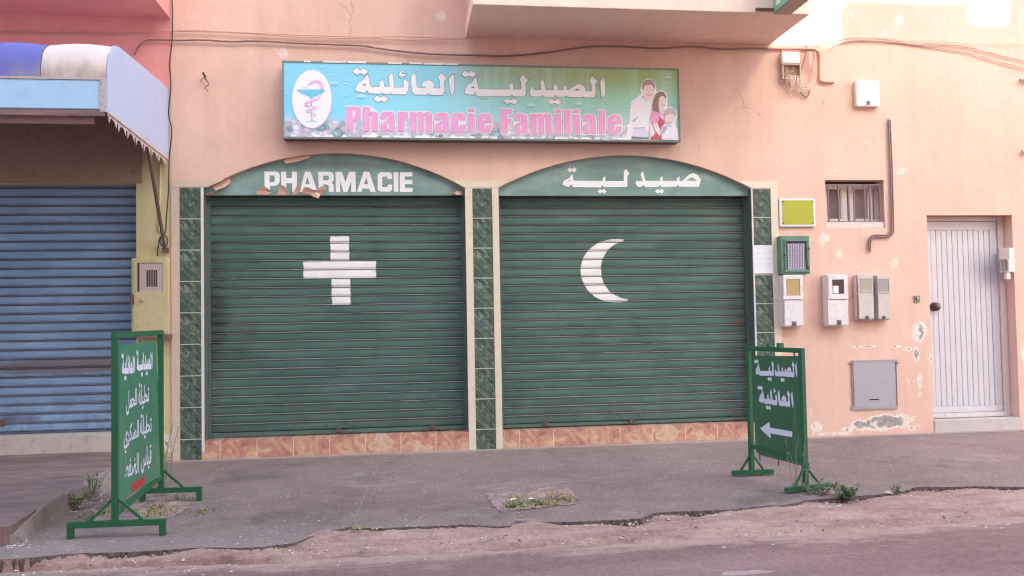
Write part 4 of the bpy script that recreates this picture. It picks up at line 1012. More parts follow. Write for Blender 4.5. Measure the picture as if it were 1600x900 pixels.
fp2('hair_dark', [(388,500),(385,430),(398,350),(425,285),(480,252),(525,265),(552,310),(550,350),(530,330),(500,315),(472,340),(458,390),(462,470),(468,515),(430,500)])
fp2('skin', ov(503, 380, 44, 72), [(470,430),(530,430),(525,520),(500,540),(465,500)])
fp2('pink_top', [(362,545),(388,492),(430,500),(462,520),(505,590),(532,600),(530,640),(470,690),(440,640),(395,660),(370,610)])
fp2('red_top', [(465,560),(520,600),(532,645),(490,690),(496,838),(358,838),(385,780),(420,770),(455,720),(448,640)])
fp2('skin', [(392,655),(442,640),(488,740),(476,796),(440,762),(405,700)], [(352,690),(380,660),(408,770),(392,800),(352,800)])
fp2('feature', ov(482, 365, 9, 4, 10), ov(525, 360, 9, 4, 10), [(490,412),(515,418),(535,405),(528,425),(500,428)])
fp2('hair_fair', ov(598, 520, 74, 68)); fp2('skin', ov(595, 582, 62, 68)); fp2('hair_fair', [(525,545),(525,500),(560,458),(615,452),(668,495),(670,545),(640,530),(590,528),(545,548)])
fp2('feature', ov(575, 572, 9, 4, 10), ov(625, 572, 9, 4, 10), [(572,625),(595,632),(620,622),(612,640),(585,642)])
fp2('sweater', [(495,838),(497,705),(545,652),(570,668),(610,685),(648,660),(680,740),(686,838)]); fp2('fold', [(505,690),(560,665),(565,700),(520,770),(500,760)], [(545,645),(612,690),(630,672),(612,675),(560,650)])
fcol = dict(halo=(244,238,240), sweater=(238,230,238), cuff=(216,208,228), trousers=(140,132,142), fold=(176,172,200), hair_brown=(176,146,140), hair_dark=(156,116,114), hair_fair=(196,180,184), skin=(238,216,212), feature=(204,166,168), pink_top=(232,150,190), red_top=(190,92,112))
fm.build('family_photograph', [plain('print_'+c, S(*fcol[c]), .45, .03, 8) for c in FM], sg)

# projecting green sign on the balcony corner
ZP = gr(1222, 23.5, 0)
p0 = at(1209, 23, yb_-.01); p1 = at(1235, 22, yb_-.01)
pj = thing('projecting_sign', 'small green box sign projecting from the right corner of the balcony', 'sign', ((p0.x+p1.x)/2, yb_-.01, p0.z))
b = MB(); b.box(p0.x, p1.x, yb_-.75, yb_-.012, p0.z, p0.z+.5); b.build('case', plain('brown_green_case', S(170,150,130), .5, .08), pj, .006)
b = MB(); b.box(p0.x-.006, p0.x-.0005, yb_-.74, yb_-.022, p0.z+.015, p0.z+.49); fpn = b.build('face', plain('green_print', S(132,190,150), .4, .08), pj)
b = MB(); b.box(p0.x-.009, p0.x-.0065, yb_-.12, yb_-.09, p0.z+.06, p0.z+.16); b.box(p0.x-.0089, p0.x-.0066, yb_-.17, yb_-.1205, p0.z+.06, p0.z+.09); b.build('lettering', m_letter, fpn)
b = MB(); b.bar((p0.x-.18, yb_-.02, p0.z+.045), (p0.x+.02, yb_-.02, p0.z+.045), .025, .02); b.build('bracket', m_rust, pj)

# ------------------------------------------------------------------ boxes on the right-hand wall
ZW = lambda x, y, Y=0: at(1180+x/3.4615, 260+y/3.4615, Y)
def wbox(mb, x0, y0, x1, y1, Y0, Y1, f=ZW):
    p, q = f(x0, y0, Y0), f(x1, y1, Y0); mb.box(p.x, q.x, Y0, Y1, q.z, p.z); return mb
def tube_rect(mb, x0, y0, x1, y1, w_, Y0, Y1, f=ZW):
    wbox(mb, x0, y0, x1, y0+w_, Y0, Y1, f); wbox(mb, x0, y1-w_, x1, y1, Y0, Y1, f)
    wbox(mb, x0, y0+w_+.1, x0+w_, y1-w_-.1, Y0+.0004, Y1, f); wbox(mb, x1-w_, y0+w_+.1, x1, y1-w_-.1, Y0+.0004, Y1, f)
m_mw = plain('white_meter_plastic', S(226,214,214), .45, .05, 7, dirt=S(190,172,166), dirt_amt=.5)
m_mg = plain('greyed_meter_plastic', S(204,190,184), .5, .06, 5, dirt=S(176,160,154), dirt_amt=.4)
m_amber = plain('yellowed_window', S(186,158,112), .3, .08, 12)
m_winb = plain('dark_window', S(86,66,68), .25, .15, 15)
m_lockd = plain('lock_recess', S(126,110,108), .6, .1, 10)
def meter(name, label, bx_, lid, wn, lock, mats, depth, group=None, paper=None, lidb=True):
    x0, y0, x1, y1 = bx_; p = ZW((x0+x1)/2, y1, 0)
    th_ = thing(name, label, 'meter box', (p.x, 0, p.z), group)
    Y = -depth
    b = MB(); wbox(b, x0, y0, x1, y1, Y+.012, -.0008); body = b.build('body', mats[0], th_, .012)
    b = MB(); wbox(b, x0+5, (lid[3] if lid else y0)+3, x1-4, y1-6, Y, Y+.0115); fcv = b.build('cover', mats[0], th_, .006)
    if lid:
        b = MB(); tube_rect(b, lid[0], lid[1], lid[2], lid[3], (wn[0]-lid[0]), Y-.008, Y+.0115)
        wbox(b, lid[0]+2, wn[3]+1, lid[2]-2, lid[3]-2, Y-.0065, Y+.0113); b.build('lid', mats[0], th_)
    b = MB(); wbox(b, *wn, Y-.003 if not lid else Y-.002, Y+.011); wnd = b.build('window', mats[1], th_)
    if not lid:
        b = MB(); tube_rect(b, wn[0]-5, wn[1]-5, wn[2]+5, wn[3]+5, 5, Y-.008, Y-.0005); b.build('window_rim', mats[0], th_)
    if paper: b = MB(); wbox(b, *paper, Y-.005, Y-.0025); b.build('paper_slip', m_white, wnd)
    b = MB(); wbox(b, *lock, Y-.003, Y-.0005); lk_ = b.build('lock', m_lockd, th_)
    cx, cy = (lock[0]+lock[2])/2, (lock[1]+lock[3])/2; q = ZW(cx, cy, Y-.003); b = MB()
    b.tube([q, q+Vector((0, -.012, 0))], .010, 10, False); b.build('lock_screw', m_rust, lk_)
    return th_
meter('electric_meter_box', 'white meter box with a yellowed window, under the green mesh cabinet', (150,586,265,868), (152,590,260,718), (170,608,242,702), (198,838,224,864), (m_mw, m_amber), .12)
meter('electric_meter_box', 'white meter box with a dark open window, hanging on its own', (385,584,508,864), (396,588,503,716), (419,607,478,689), (442,830,467,858), (m_mw, m_winb), .12, paper=(421,646,452,686))
meter('electric_meter_box', 'greyish meter box, left of the joined pair, beneath the bent pipes', (548,586,649,831), None, (577,607,628,672), (596,808,616,826), (m_mg, plain('hazy_window', S(176,166,150), .3, .08, 12)), .10)
meter('electric_meter_box', 'greyish meter box, right of the joined pair, nearer the doorbell', (653,588,734,831), None, (666,607,723,680), (686,808,706,828), (m_mg, plain('grey_window', S(168,152,148), .3, .08, 12)), .10)
# green cabinet with a mesh door
p = ZW(215, 580); gc = thing('meter_cabinet', 'green metal cabinet with a wire mesh door, beside the notice paper', 'cabinet', (p.x, 0, p.z))
m_gcab = plain('green_cabinet_paint', S(104,134,116), .5, .1, 8, dirt=S(86,96,86), dirt_amt=.5)
b = MB(); wbox(b, 136,376,298,581, -.10, -.0008); b.build('body', m_gcab, gc, .004)
b = MB(); tube_rect(b, 158,392,292,571, 13, -.113, -.1005); dr = b.build('door', m_gcab, gc, .002)
b = MB(); wbox(b, 171,405,279,558, -.103, -.1008); b.build('back_panel', m_dark, dr)
b = MB(); wbox(b, 174,417,273,558, -.1052, -.1035); b.build('paper_notice', plain('lilac_paper', S(222,208,226), .8, .05, 30), dr)
b = MB(); rnd = random.Random(3)
for i in range(9):
    for s in (0, 1):
        pts = []
        for k in range(11):
            xx = 172+((i+.5*((k+s) % 2)))*13.2; yy = 404+k*15
            if 171 <= xx <= 280: pts.append(ZW(xx, yy, -.109-.002*s))
        if len(pts) > 2: b.tube(pts, .0026, 4, False)
b.build('wire_mesh', plain('dark_wire', S(112,104,112), .6, .1), dr)
b = MB()
for y_ in (445, 480, 548): q = ZW(290 if y_ != 480 else 160, y_, -.115); b.box(q.x-.008, q.x+.008, -.125, -.1135, q.z-.012, q.z+.012)
b.each('hinge', m_rust, dr)
# yellow plaque
p = ZW(228, 326); yp = thing('wall_plaque', 'blank yellow-green plaque in a white frame beside the right pilaster', 'plaque', (p.x, 0, p.z))
b = MB(); wbox(b, 129,174,328,326, -.03, -.0008); b.build('frame', m_white, yp, .006)
b = MB(); wbox(b, 145,183,318,313, -.034, -.0305); b.build('face', plain('yellow_green_face', S(176,170,60), .4, .08, 4), yp)
b = MB()
for q in ((151,190),(311,190),(151,306),(311,306)): c = ZW(*q, -.034); b.tube([c, c+Vector((0, -.006, 0))], .007, 8, False)
b.each('screw', m_rust, yp)
# notice paper on the tiles
m = M('printed_notice'); x, y, z = m.xyz(m.co('Generated'))
ln = (z*22).mod(1.0).step(.35, .4)*(z*22).mod(1.0).step(.75, .7)
words = m.noise(m.mp(m.co('Generated'), scale=(16, 1, 22)), scale=1, detail=2).step(.5, .56)
blk = ((z-.93).abs().step(.06,.05)).max((z-.73).abs().step(.05,.04)).max((z-.52).abs().step(.05,.04)).max((z-.34).abs().step(.05,.04))
inn = (x-.5).abs().step(.44, .40)
m_note = m.out(m.mix(ln*words*blk*inn*.6, S(232,226,236), S(120,116,128)), .8, spec=.2)
pa, pb = at(1178.2, 383, -.02), at(1208, 427.2, -.02)
nn_ = MB(); vs = []; NXp, NZp = 6, 8
for i in range(NXp+1):
    for j in range(NZp+1):
        x = pa.x+(pb.x-pa.x)*i/NXp; z = pb.z+(pa.z-pb.z)*j/NZp
        vs.append((x, -.0135-.004*math.sin(j*1.3)*(i/NXp-.5)-.006*max(0, 1-j/2)*(i/NXp), z))
nn_.add(vs, [(i*(NZp+1)+j, (i+1)*(NZp+1)+j, (i+1)*(NZp+1)+j+1, i*(NZp+1)+j+1) for i in range(NXp) for j in range(NZp)])
tag(nn_.build('notice_paper', m_note, smooth=True), 'white printed notice paper pasted on the right green tiled pilaster', 'notice')
# grey service hatch low on the wall
ZH = lambda x, y, Y=0: at(1300+x/3, 500+y/3, Y)
p = ZH(200, 415); hh = thing('service_hatch', 'square grey metal hatch low on the wall amid peeling plaster', 'hatch', (p.x, 0, p.z))
m_hatch = plain('grey_hatch_paint', S(172,162,168), .5, .05, 4, dirt=S(150,136,138), dirt_amt=.35)
b = MB(); tube_rect(b, 92,190,308,415.5, 6, -.014, -.0008, ZH); b.build('frame', plain('hatch_frame', S(162,152,157), .5, .08, 8), hh)
b = MB(); wbox(b, 99,197.5,301,408.5, -.012, -.0012, ZH); hd_ = b.build('door', m_hatch, hh, .002)
b = MB(); wbox(b, 176,371,222,374.5, -.0145, -.0122, ZH); b.build('slot', m_dark, hd_)
b = MB()
for x_ in (90, 309): q = ZH(x_, 203, -.02); b.box(q.x-.012, q.x+.012, -.022, -.001, q.z-.008, q.z+.008)
b.each('hinge', m_steel, hh)
# doorbell
p = at(1432, 467); db_ = thing('doorbell', 'tiny square doorbell beside the white door', 'doorbell', (p.x, 0, p.z))
b = MB(); b.box(p.x-.032, p.x+.032, -.016, -.0008, p.z-.035, p.z+.035); b.build('plate', m_steel, db_, .004)
b = MB(); b.tube([(p.x, -.016, p.z+.004), (p.x, -.024, p.z+.004)], .019, 12, False); b.build('rim', m_black, db_)
b = MB(); b.tube([(p.x, -.0245, p.z+.004), (p.x, -.029, p.z+.004)], .011, 12, False); b.build('button', m_white, db_)
# square white box
ZQ = lambda x, y, Y=0: at(1180+x/3.462, y/3.462, Y)
p = ZQ(610, 575); qb = thing('telecom_box', 'square white cover box high on the wall above the cut pipes', 'box', (p.x, 0, p.z))
b = MB(); wbox(b, 545,434,676,576, -.06, -.0008, ZQ); b.build('cover', plain('cream_plastic', S(238,226,218), .45, .03, 4), qb, .008)
b = MB(); wbox(b, 603,545,623,567, -.064, -.0605, ZQ); b.build('lock', m_lockd, qb)
# junction box with hanging wires
ZJ = lambda x, y, Y=0: at(1200+x/8.183, 50+y/8.183, Y)
p = ZJ(300, 600); jb = thing('junction_box', 'open junction box with a tangle of pale looped wires below the balcony', 'junction box', (p.x, 0, p.z))
b = MB(); wbox(b, 172,205,425,600, -.02, -.0008, ZJ); b.build('back_plate', plain('brownish_back', S(176,138,124), .8, .1, 9), jb)
b = MB(); wbox(b, 178,250,412,402, -.075, -.0205, ZJ); b.build('lid', m_mw, jb, .006)
b = MB(); tube_rect(b, 186,404,425,604, 16, -.065, -.0208, ZJ); b.build('case', plain('pale_case', S(206,184,174), .6, .08, 9), jb)
b = MB(); rnd = random.Random(12)
for i in range(16):
    x0, y0 = rnd.uniform(215, 400), rnd.uniform(440, 575); x1, y1 = x0+rnd.uniform(-60, 60), y0+rnd.uniform(-40, 40)
    b.tube([ZJ(x0, y0, -.03), ZJ((x0+x1)/2+rnd.uniform(-20,20), (y0+y1)/2+rnd.uniform(-20,20), -.05), ZJ(x1, y1, -.035)], .004, 5)
b.each('wire', plain('yellowish_wire', S(206,182,150), .6, .2, 30), jb)
b = MB()
for i in range(9):
    x0 = 228+i*21; yy = 680+rnd.uniform(-50, 100); x1 = x0+rnd.uniform(25, 90)
    b.tube([ZJ(x0, 560, -.06), ZJ(x0+rnd.uniform(-8,8), (560+yy)/2, -.07), ZJ((x0+x1)/2, yy, -.06), ZJ(x1, (560+yy)/2+10, -.07), ZJ(x1-4, 550, -.055)], .0042, 5)
for pts in ([(535,250),(530,360),(552,450),(560,540),(545,640),(490,700),(430,690),(395,640),(380,560)], [(572,245),(570,380),(590,470),(580,600),(520,720),(430,725),(365,670),(350,570)], [(545,255),(545,420),(575,520),(560,660),(480,715)], [(600,250),(612,400),(625,520),(600,620),(560,690)]):
    b.tube([ZJ(x_, y_, -.03-.012*(i % 3)) for i, (x_, y_) in enumerate(pts)], .0055, 6)
b.build('loose_wires', m_wirepale, jb)
b = MB(); b.tube([ZJ(x_, y_, -.02) for x_, y_ in [(500,85),(488,240),(465,360),(432,450),(418,560),(416,650),(440,700)]], .006, 6)
b.tube([ZJ(x_, y_, -.025) for x_, y_ in [(410,755),(440,800),(485,835),(520,800),(532,745)]], .008, 6)
b.build('dark_wires', m_wire, jb)
# small electric box on the door reveal
ZD_ = lambda x, y, Y=0: at(1400+x/2.5, 320+y/2.5, Y)
p = ZD_(430, 290, .05); eb = thing('fuse_box', 'small half-open fuse box fixed beside the white door', 'fuse box', (DX1, .05, p.z))
b = MB(); a0, a1 = ZD_(400,168,-.03), ZD_(456,262,-.03)
b.box(a1.x-.07, DX1-.0008, -.02, .10, a1.z, a0.z); b.build('case', m_mw, eb, .006)
b = MB(); a0, a1 = ZD_(398,170,-.04), ZD_(442,214,-.04); b.box(a0.x, a1.x, -.05, -.0205, a1.z, a0.z); b.build('lid', plain('taupe_lid', S(166,144,140), .6, .06, 8), eb, .004)
b = MB()
for i in range(3): a0, a1 = ZD_(404+i*13,218,-.03), ZD_(414+i*13,258,-.03); b.box(a0.x, a1.x, -.032, -.0205, a1.z, a0.z)
b.each('breaker', m_lockd, eb)
b = MB(); a0, a1 = ZD_(428,264,-.0), ZD_(446,291,-.0); b.box(a0.x, a1.x, -.01, .03, a1.z, a0.z); b.build('switch', m_mw, eb, .004)
# cream cabinet on the yellow pillar
ZC = lambda x, y, Y=0: at(x/3, 260+y/3, Y)
p = ZC(705, 790); cc_ = thing('meter_cabinet', 'cream painted metal cabinet with a mesh window on the yellow pillar', 'cabinet', (p.x, 0, p.z))
m_ccab = plain('cream_cabinet_paint', S(200,184,142), .5, .06, 6, dirt=S(160,140,108), dirt_amt=.4)
b = MB(); wbox(b, 616,430,786,788, -.11, -.0008, ZC); b.build('body', m_ccab, cc_, .004)
b = MB(); wbox(b, 625,604,778,782, -.122, -.1105, ZC); tube_rect(b, 625,436,778,603, 15, -.122, -.1105, ZC); dr = b.build('door', m_ccab, cc_, .002)
b = MB(); wbox(b, 640,449,766,600, -.1125, -.1108, ZC); b.build('back_panel', m_dark, dr)
b = MB(); tube_rect(b, 656,456,766,594, 29, -.116, -.113, ZC); b.build('meter', plain('pinkish_meter', S(216,196,194), .5, .06, 10), dr)
b = MB()
for i in range(12):
    for s in (0, 1):
        pts = [ZC(641+((i+.5*((k+s) % 2)))*10.6, 450+k*10, -.1185-.001*s) for k in range(16)]
        if i == 11: pts = [q for q in pts if q.x < ZC(766, 500, -.118).x]
        if len(pts) > 2: b.tube(pts, .0019, 4, False)
b.build('wire_mesh', plain('pale_wire', S(190,170,160), .6, .1), dr)
b = MB(); q = ZC(619, 625, -.12); b.box(q.x-.02, q.x+.02, -.14, -.108, q.z-.045, q.z+.045); b.build('hasp', m_rust, dr, .006)
b = MB(); q = ZC(665, 623, -.122); b.box(q.x-.016, q.x+.02, -.145, -.1225, q.z-.018, q.z+.012); b.build('knob', m_ccab, dr, .004)
b = MB(); wbox(b, 640,790,790,803, -.15, -.001, ZC); b.build('ledge', plain('rusty_ledge', S(130,98,88), .8, .2, 15), cc_)

# ------------------------------------------------------------------ pipes and cables
def cable(name, label, cat, px, r, mat, Y=-.015, group=None, k=6):
    mb = MB()
    for path in px: mb.tube([at(u, v, Y) for u, v in path], r, k)
    return tag(mb.build(name, mat, smooth=True), label, cat, group)
P_ = [(1388,186),(1391,260),(1393.3,350),(1391,364),(1383,367.5),(1366,367.5),(1359,372),(1357.5,380),(1357.5,391)]
cable('bent_pipe', 'pair of brown bent pipes running down right of the barred window', 'pipe', [P_, [(u+2.8, v+1.6) if i < 4 else (u+2.4, v+3.2) for i, (u, v) in enumerate(P_)]], .0085, plain('brown_pipe', S(132,102,98), .6, .1, 12), -.02)
cable('wall_pipe', 'pale pipe bending down beside the junction box', 'pipe', [[(1197,75.7),(1230,76),(1262,76.3),(1273,77.5),(1279.5,83),(1280.7,95),(1280.3,118),(1282,126),(1290,128.3),(1303,128.5)]], .013, plain('peach_pipe', S(206,158,138), .7, .08), -.02)
cable('thick_cable', 'thick brown cable sagging along the wall above the signboard', 'cable', [[(210,86),(217,73),(229,63.5),(250.6,61.8),(272.6,63),(318,62.4),(362,65),(399,64),(477,68),(559,71),(588,75),(625,80),(679,84.4),(740,86),(792.5,87),(847,82.6),(923,72.5),(974,72.5),(1028,75.4),(1082,72.5),(1130,76.8),(1169,75.4),(1200,75.8)]], .0095, m_wire, -.03)
cable('thin_cable', 'thin pair of painted wires running level above the thick brown cable', 'cable', [[(0,48.5),(100,50),(200,50.5),(272.6,49),(355,50.6),(419,54.7),(477,58),(544,60),(593,60.7),(645.5,62.4),(729,60.7)], [(0,51),(200,51.5),(288,47.5),(358,50),(463,54.6),(571,58),(632,57.3),(730,60.7)]], .0045, m_wirewall, -.03)
cable('drop_cable', 'black cable hanging down the corner in front of the lilac awning side', 'cable', [[(269,0),(269.5,25),(268.8,64),(264.8,100),(267,135),(263.5,177),(268.3,204),(264.5,247),(263,300),(260,340),(258.5,362),(253,369),(250,377),(254,385),(260,384),(262,375),(257,367),(250,372),(247,387),(246,400)]], .006, m_black, -.035)
cable('wall_pipe', 'thin yellow painted pipe on the pillar behind the awning strut', 'pipe', [[(250.5,256),(250,300),(249,340),(248.5,358),(251,362)]], .010, m_yellow, -.012)
cable('cable_bundle', 'bundle of pale cables arching across the upper right wall', 'cable', [
   [(1270,105),(1273,85),(1279,70),(1292,65),(1304,63.5),(1336,60),(1382,61.5),(1425.5,68),(1469,69),(1512,73.7),(1555.5,85),(1600,95),(1680,118)],
   [(1300,72),(1318,66),(1345,63),(1382,64.5),(1425.5,69),(1469,74.5),(1512,82),(1555.5,95),(1600,107),(1680,134)]], .0062, plain('rosy_cable', S(206,174,158), .6, .1), -.02)
cable('cable_bundle', 'wispy pale thin wires above the arching cable bundle', 'cable', [
   [(1215,68),(1240,70),(1280,68),(1322,59.5),(1368,58),(1425,62),(1469,62),(1506,67.5),(1530,78),(1560,84)], [(1226,70),(1250,69),(1290,69),(1330,62),(1380,60),(1430,65),(1500,66),(1555,68),(1600,67)], [(1284,97),(1292,80),(1306,70),(1330,62.5)]], .0036, m_wirepale, -.025)
# rusty hook
hk = MB(); q = at(321, 120)
hk.bar((q.x, -.001, q.z), (q.x, -.10, q.z+.01), .016, .016); hk.tube([(q.x, -.09, q.z), (q.x+.02, -.08, q.z-.05), (q.x+.045, -.06, q.z-.09), (q.x+.01, -.05, q.z-.12), (q.x+.03, -.03, q.z-.15)], .004, 5)
hk.tube([(q.x-.05, -.01, q.z-.06), (q.x, -.05, q.z-.02), (q.x+.04, -.02, q.z-.08)], .003, 5)
tag(hk.build('wall_hook', m_rust), 'small rusty hook with a bent wire left of the signboard', 'hook')
for (u, v, lb) in ((1594, 126, 'upper of two short iron pegs at the right edge of the wall'), (1597, 237.5, 'lower of two short iron pegs at the right edge of the wall')):
    q = at(u, v); b = MB(); b.box(q.x-.03, q.x+.12, -.045, -.02, q.z-.011, q.z+.011); b.box(q.x+.06, q.x+.085, -.021, -.0005, q.z-.011, q.z+.011)
    tag(b.build('wall_peg', m_steel), lb, 'peg', 'iron pegs at the right edge')

# ------------------------------------------------------------------ the two green sign stands
m_gst = plain('green_stand_paint', S(46,100,66), .42, .12, 7, dirt=S(58,84,62), dirt_amt=.35)
def board_mat(name, a, b_):
    m = M(name); n = m.noise(scale=3, detail=6, rough=.6)
    c = m.mix(n.step(.3, .7), a, b_); c = m.mix(m.noise(m.mp(scale=(6, 6, .8)), scale=2, detail=5).step(.6, .72)*.25, c, S(120,140,116))
    return m.out(c, .4, n, .08, .01, spec=.4)
m_gbo = board_mat('green_board', S(66,118,90), S(78,128,99))
m_gbo2 = board_mat('dark_green_board', S(60,98,72), S(68,108,80))
m_lilw = plain('pale_sign_lettering', S(222,214,226), .5, .04, 8)

def quadmap(poly, bb, q):                  # px bounding box -> px quad (TL, TR, BR, BL)
    x0, y0, x1, y1 = bb; o = []
    for (x, y) in poly:
        u, v = (x-x0)/(x1-x0), (y-y0)/(y1-y0)
        t_ = (q[0][0]*(1-u)+q[1][0]*u, q[0][1]*(1-u)+q[1][1]*u); b_ = (q[3][0]*(1-u)+q[2][0]*u, q[3][1]*(1-u)+q[2][1]*u)
        o.append((t_[0]*(1-v)+b_[0]*v, t_[1]*(1-v)+b_[1]*v))
    return o
def bbox(word):
    xs = [p[0] for o, h in word for p in o]; ys = [p[1] for o, h in word for p in o]; return min(xs), min(ys), max(xs), max(ys)
def wordquad(word, q):
    bb = bbox(word); return [(quadmap(o, bb, q), [quadmap(h_, bb, q) for h_ in h]) for o, h in word]
def glyphs(text, weight=.012):             # outlines of a line of Arabic presentation forms, shaped right to left
    c = bpy.data.curves.new('t', 'FONT'); c.body = text[::-1]; c.offset = weight; c.resolution_u = 3
    o = bpy.data.objects.new('t', c); COL.objects.link(o)
    me = bpy.data.meshes.new_from_object(o.evaluated_get(bpy.context.evaluated_depsgraph_get()))
    bpy.data.objects.remove(o); vs = [(v.co.x, -v.co.y) for v in me.vertices]; fs = [tuple(p.vertices) for p in me.polygons]
    bpy.data.meshes.remove(me); return vs, fs
def stand(name, label, cat, foot_n, foot_f, hgt, wpost, feet_n, feet_f, footz, brace, rail_z, board, extra):
    loc = (foot_n+foot_f)/2; t_ = thing(name, label, cat, tuple(loc))
    d = (foot_f-foot_n).normalized(); up = Vector((0, 0, 1)); nrm = d.cross(up)
    if nrm.dot(EYEP-loc) < 0: nrm = -nrm
    A, B = foot_n, foot_f
    f = MB(); f.bar(A+up*footz, A+up*hgt, wpost, wpost, d); f.bar(B+up*footz, B+up*hgt, wpost, wpost, d)
    f.bar(A+up*(hgt-wpost/2)+d*wpost*.5, B+up*(hgt-wpost/2)-d*wpost*.5, wpost, wpost*.98)
    f.bar(A+up*rail_z[0]+d*wpost*.5, B+up*rail_z[1]-d*wpost*.5, wpost*.9, wpost*.9); f.build('frame', m_gst, t_, .002)
    for P, (l, r), leg in ((A, feet_n, True), (B, feet_f, True)):
        fb = MB(); fb.bar(l+up*footz, r+up*footz, wpost, wpost)
        if footz > .06:
            dd = (r-l).normalized()
            for e, s in ((l, 1), (r, -1)): fb.bar(e+dd*s*wpost/2+up*.002, e+dd*s*wpost/2+up*(footz-wpost/2-.0005), wpost, wpost, d)
        fb.build('foot', m_gst, t_, .002)
        bb = MB()
        for e, s in ((l, .55), (r, .55)): bb.bar(P+up*(footz+brace)+(e-P).normalized()*wpost*.4, P+(e-P)*s+up*(footz+wpost*.4), wpost*.42, wpost*.42)
        bb.each('brace', m_gst, t_)
    # board in the plane of the posts
    p0 = (A+B)/2
    def pl(u, v, off=0): return onplane(u, v, p0+nrm*off, nrm)
    bo = MB(); bo.prism([pl(u, v, .012) for u, v in board], -nrm*.014); brd = bo.build('board', m_gbo if footz > .06 else m_gbo2, t_, .0)
    extra(t_, brd, pl, nrm, A, B, up, d)
    return t_

# left stand, seen nearly edge on
def px_of(P):
    d = P-EYEP; return (800+F_PX*d.dot(AR)/d.dot(AF), 450-F_PX*d.dot(AU)/d.dot(AF))
nl, nr = gr(105.5, 842), gr(259, 836); fl, fr_ = gr(219, 785), gr(315.5, 782)
An = gr(180, 839.3); Af = gr(251.5, 783.7)
FZ = onplane(180, 818, An, Vector((0, 1, 0))).z
HL = onplane(174.5, 519, An, Vector((0, 1, 0))).z
def left_extra(t_, brd, pl, nrm, A, B, up, d):
    Z5q = lambda l: [(170+x/7.5, 530+y/7.5) for x, y in l]; Z6q = lambda l: [(170+x/6.43, 640+y/6.43) for x, y in l]
    lt = MB(); y_ = [0]
    def put_word(w_, q):
        for o, h in wordquad(w_, q):
            y_[0] += 1; lt.prism([pl(u, v, .0135+.00004*y_[0]) for u, v in o], -nrm*.001, [[pl(u, v, .0135+.00004*y_[0]) for u, v in hh_] for hh_ in h])
    put_word(W_SAYDALIA, Z5q([(325,128),(512,92),(512,418),(325,462)])); put_word(W_AAILIA, Z5q([(150,165),(307,143),(307,462),(150,505)]))
    for txt, q in (('\ufe97\ufea4\ufee0\ufef4\ufee0\ufe94', Z5q([(348,515),(472,535),(472,780),(348,850)])), ('\ufe8d\ufedf\ufea4\ufee4\ufede', Z5q([(205,605),(330,572),(330,830),(205,900)])),
                   ('\ufe97\ufea4\ufee0\ufef4\ufee0\ufe94', Z6q([(316,45),(430,60),(430,255),(316,318)])), ('\ufe8d\ufedf\ufeb4\ufedc\ufeae\ufef1', Z6q([(150,160),(302,98),(302,370),(150,448)])),
                   ('\ufed7\ufef4\ufe8e\ufeb1', Z6q([(325,390),(428,345),(428,590),(325,650)])), ('\ufe8d\ufedf\ufec0\ufed0\ufec2', Z6q([(160,475),(300,430),(300,640),(160,695)]))):
        vs, fs = glyphs(txt, .022); xs = [p[0] for p in vs]; ys = [p[1] for p in vs]
        pts = quadmap(vs, (min(xs), min(ys), max(xs), max(ys)), q)
        lt.add([pl(u, v, .0142) for u, v in pts], fs)
    lt.build('painted_lettering', m_lilw, brd)
    rd_ = MB(); rd_.prism([pl(u, v, .0138) for u, v in Z6q([(238,752),(262,730),(358,674),(366,690),(362,735),(300,790),(248,822),(236,800)])], -nrm*.001)
    rd_.build('red_patch', plain('red_paint', S(186,56,58), .5, .15, 25), brd)
    hg = MB(); q = (A+B)/2
    hg.bar(q+up*(HL-.05), q+up*(HL-.14), .006, .006); hg.bar(A+d*.03+up*.62, A+d*.10+up*.62, .008, .008); hg.bar(B-d*.03+up*.7, B-d*.1+up*.7, .008, .008); hg.each('hanger', m_gst, t_)
stand('sign_stand', 'tall green sign stand with four lines of Arabic, by the broken kerb', 'sign stand', An, Af, HL, .036, (nl, nr), (fl, fr_), FZ, .15, (FZ+.06, FZ+.10),
      [(182,540),(244,533),(250.5,744),(215,765),(183,786)], left_extra)
# right stand with the arrow
An2 = gr(1258.8, 766); Af2 = gr(1174.8, 743)
nl2, nr2 = gr(1228, 772), gr(1297, 764); fl2, fr2 = gr(1144, 745), gr(1208, 742.5)
HR = onplane(1251, 544, An2, Vector((0, 1, 0))).z
def right_extra(t_, brd, pl, nrm, A, B, up, d):
    Z3q = lambda l: [(1160+x/7.5, 535+y/7.5) for x, y in l]; Z4q = lambda l: [(1160+x/6.427, 640+y/6.427) for x, y in l]
    lt = MB(); k_ = [0]
    for w_, q in ((W_SAYDALIA, Z3q([(135,198),(632,172),(646,476),(150,452)])), (W_AAILIA, Z3q([(172,503),(585,524),(605,826),(188,782)]))):
        for o, h in wordquad(w_, q):
            k_[0] += 1; lt.prism([pl(u, v, .0135+.00004*k_[0]) for u, v in o], -nrm*.001, [[pl(u, v, .0135+.00004*k_[0]) for u, v in hh_] for hh_ in h])
    lt.build('painted_lettering', m_lilw, brd)
    aw_ = MB(); aw_.prism([pl(u, v, .0138) for u, v in Z4q([(178,188),(270,125),(276,180),(500,220),(500,278),(282,238),(283,290)])], -nrm*.001); aw_.build('arrow', m_lilw, brd)
    hg = MB()
    for u, v in ((1187,706),(1216,713)): q = pl(u, v, 0); hg.bar(q+up*.03, q-up*.07, .008, .008)
    q = pl(1241, 551, 0); hg.bar(q+up*.03, q-up*.05, .008, .008); hg.each('hanger', m_rust, t_)
    ex = MB(); p_ = pl(1219, 541, 0); ex.bar(p_-up*.02, p_+up*.025, .045, .03, d); p_ = pl(1203, 541, 0); ex.bar(p_-up*.02, p_+up*.02, .04, .03, d); ex.each('top_lug', m_gst, t_)
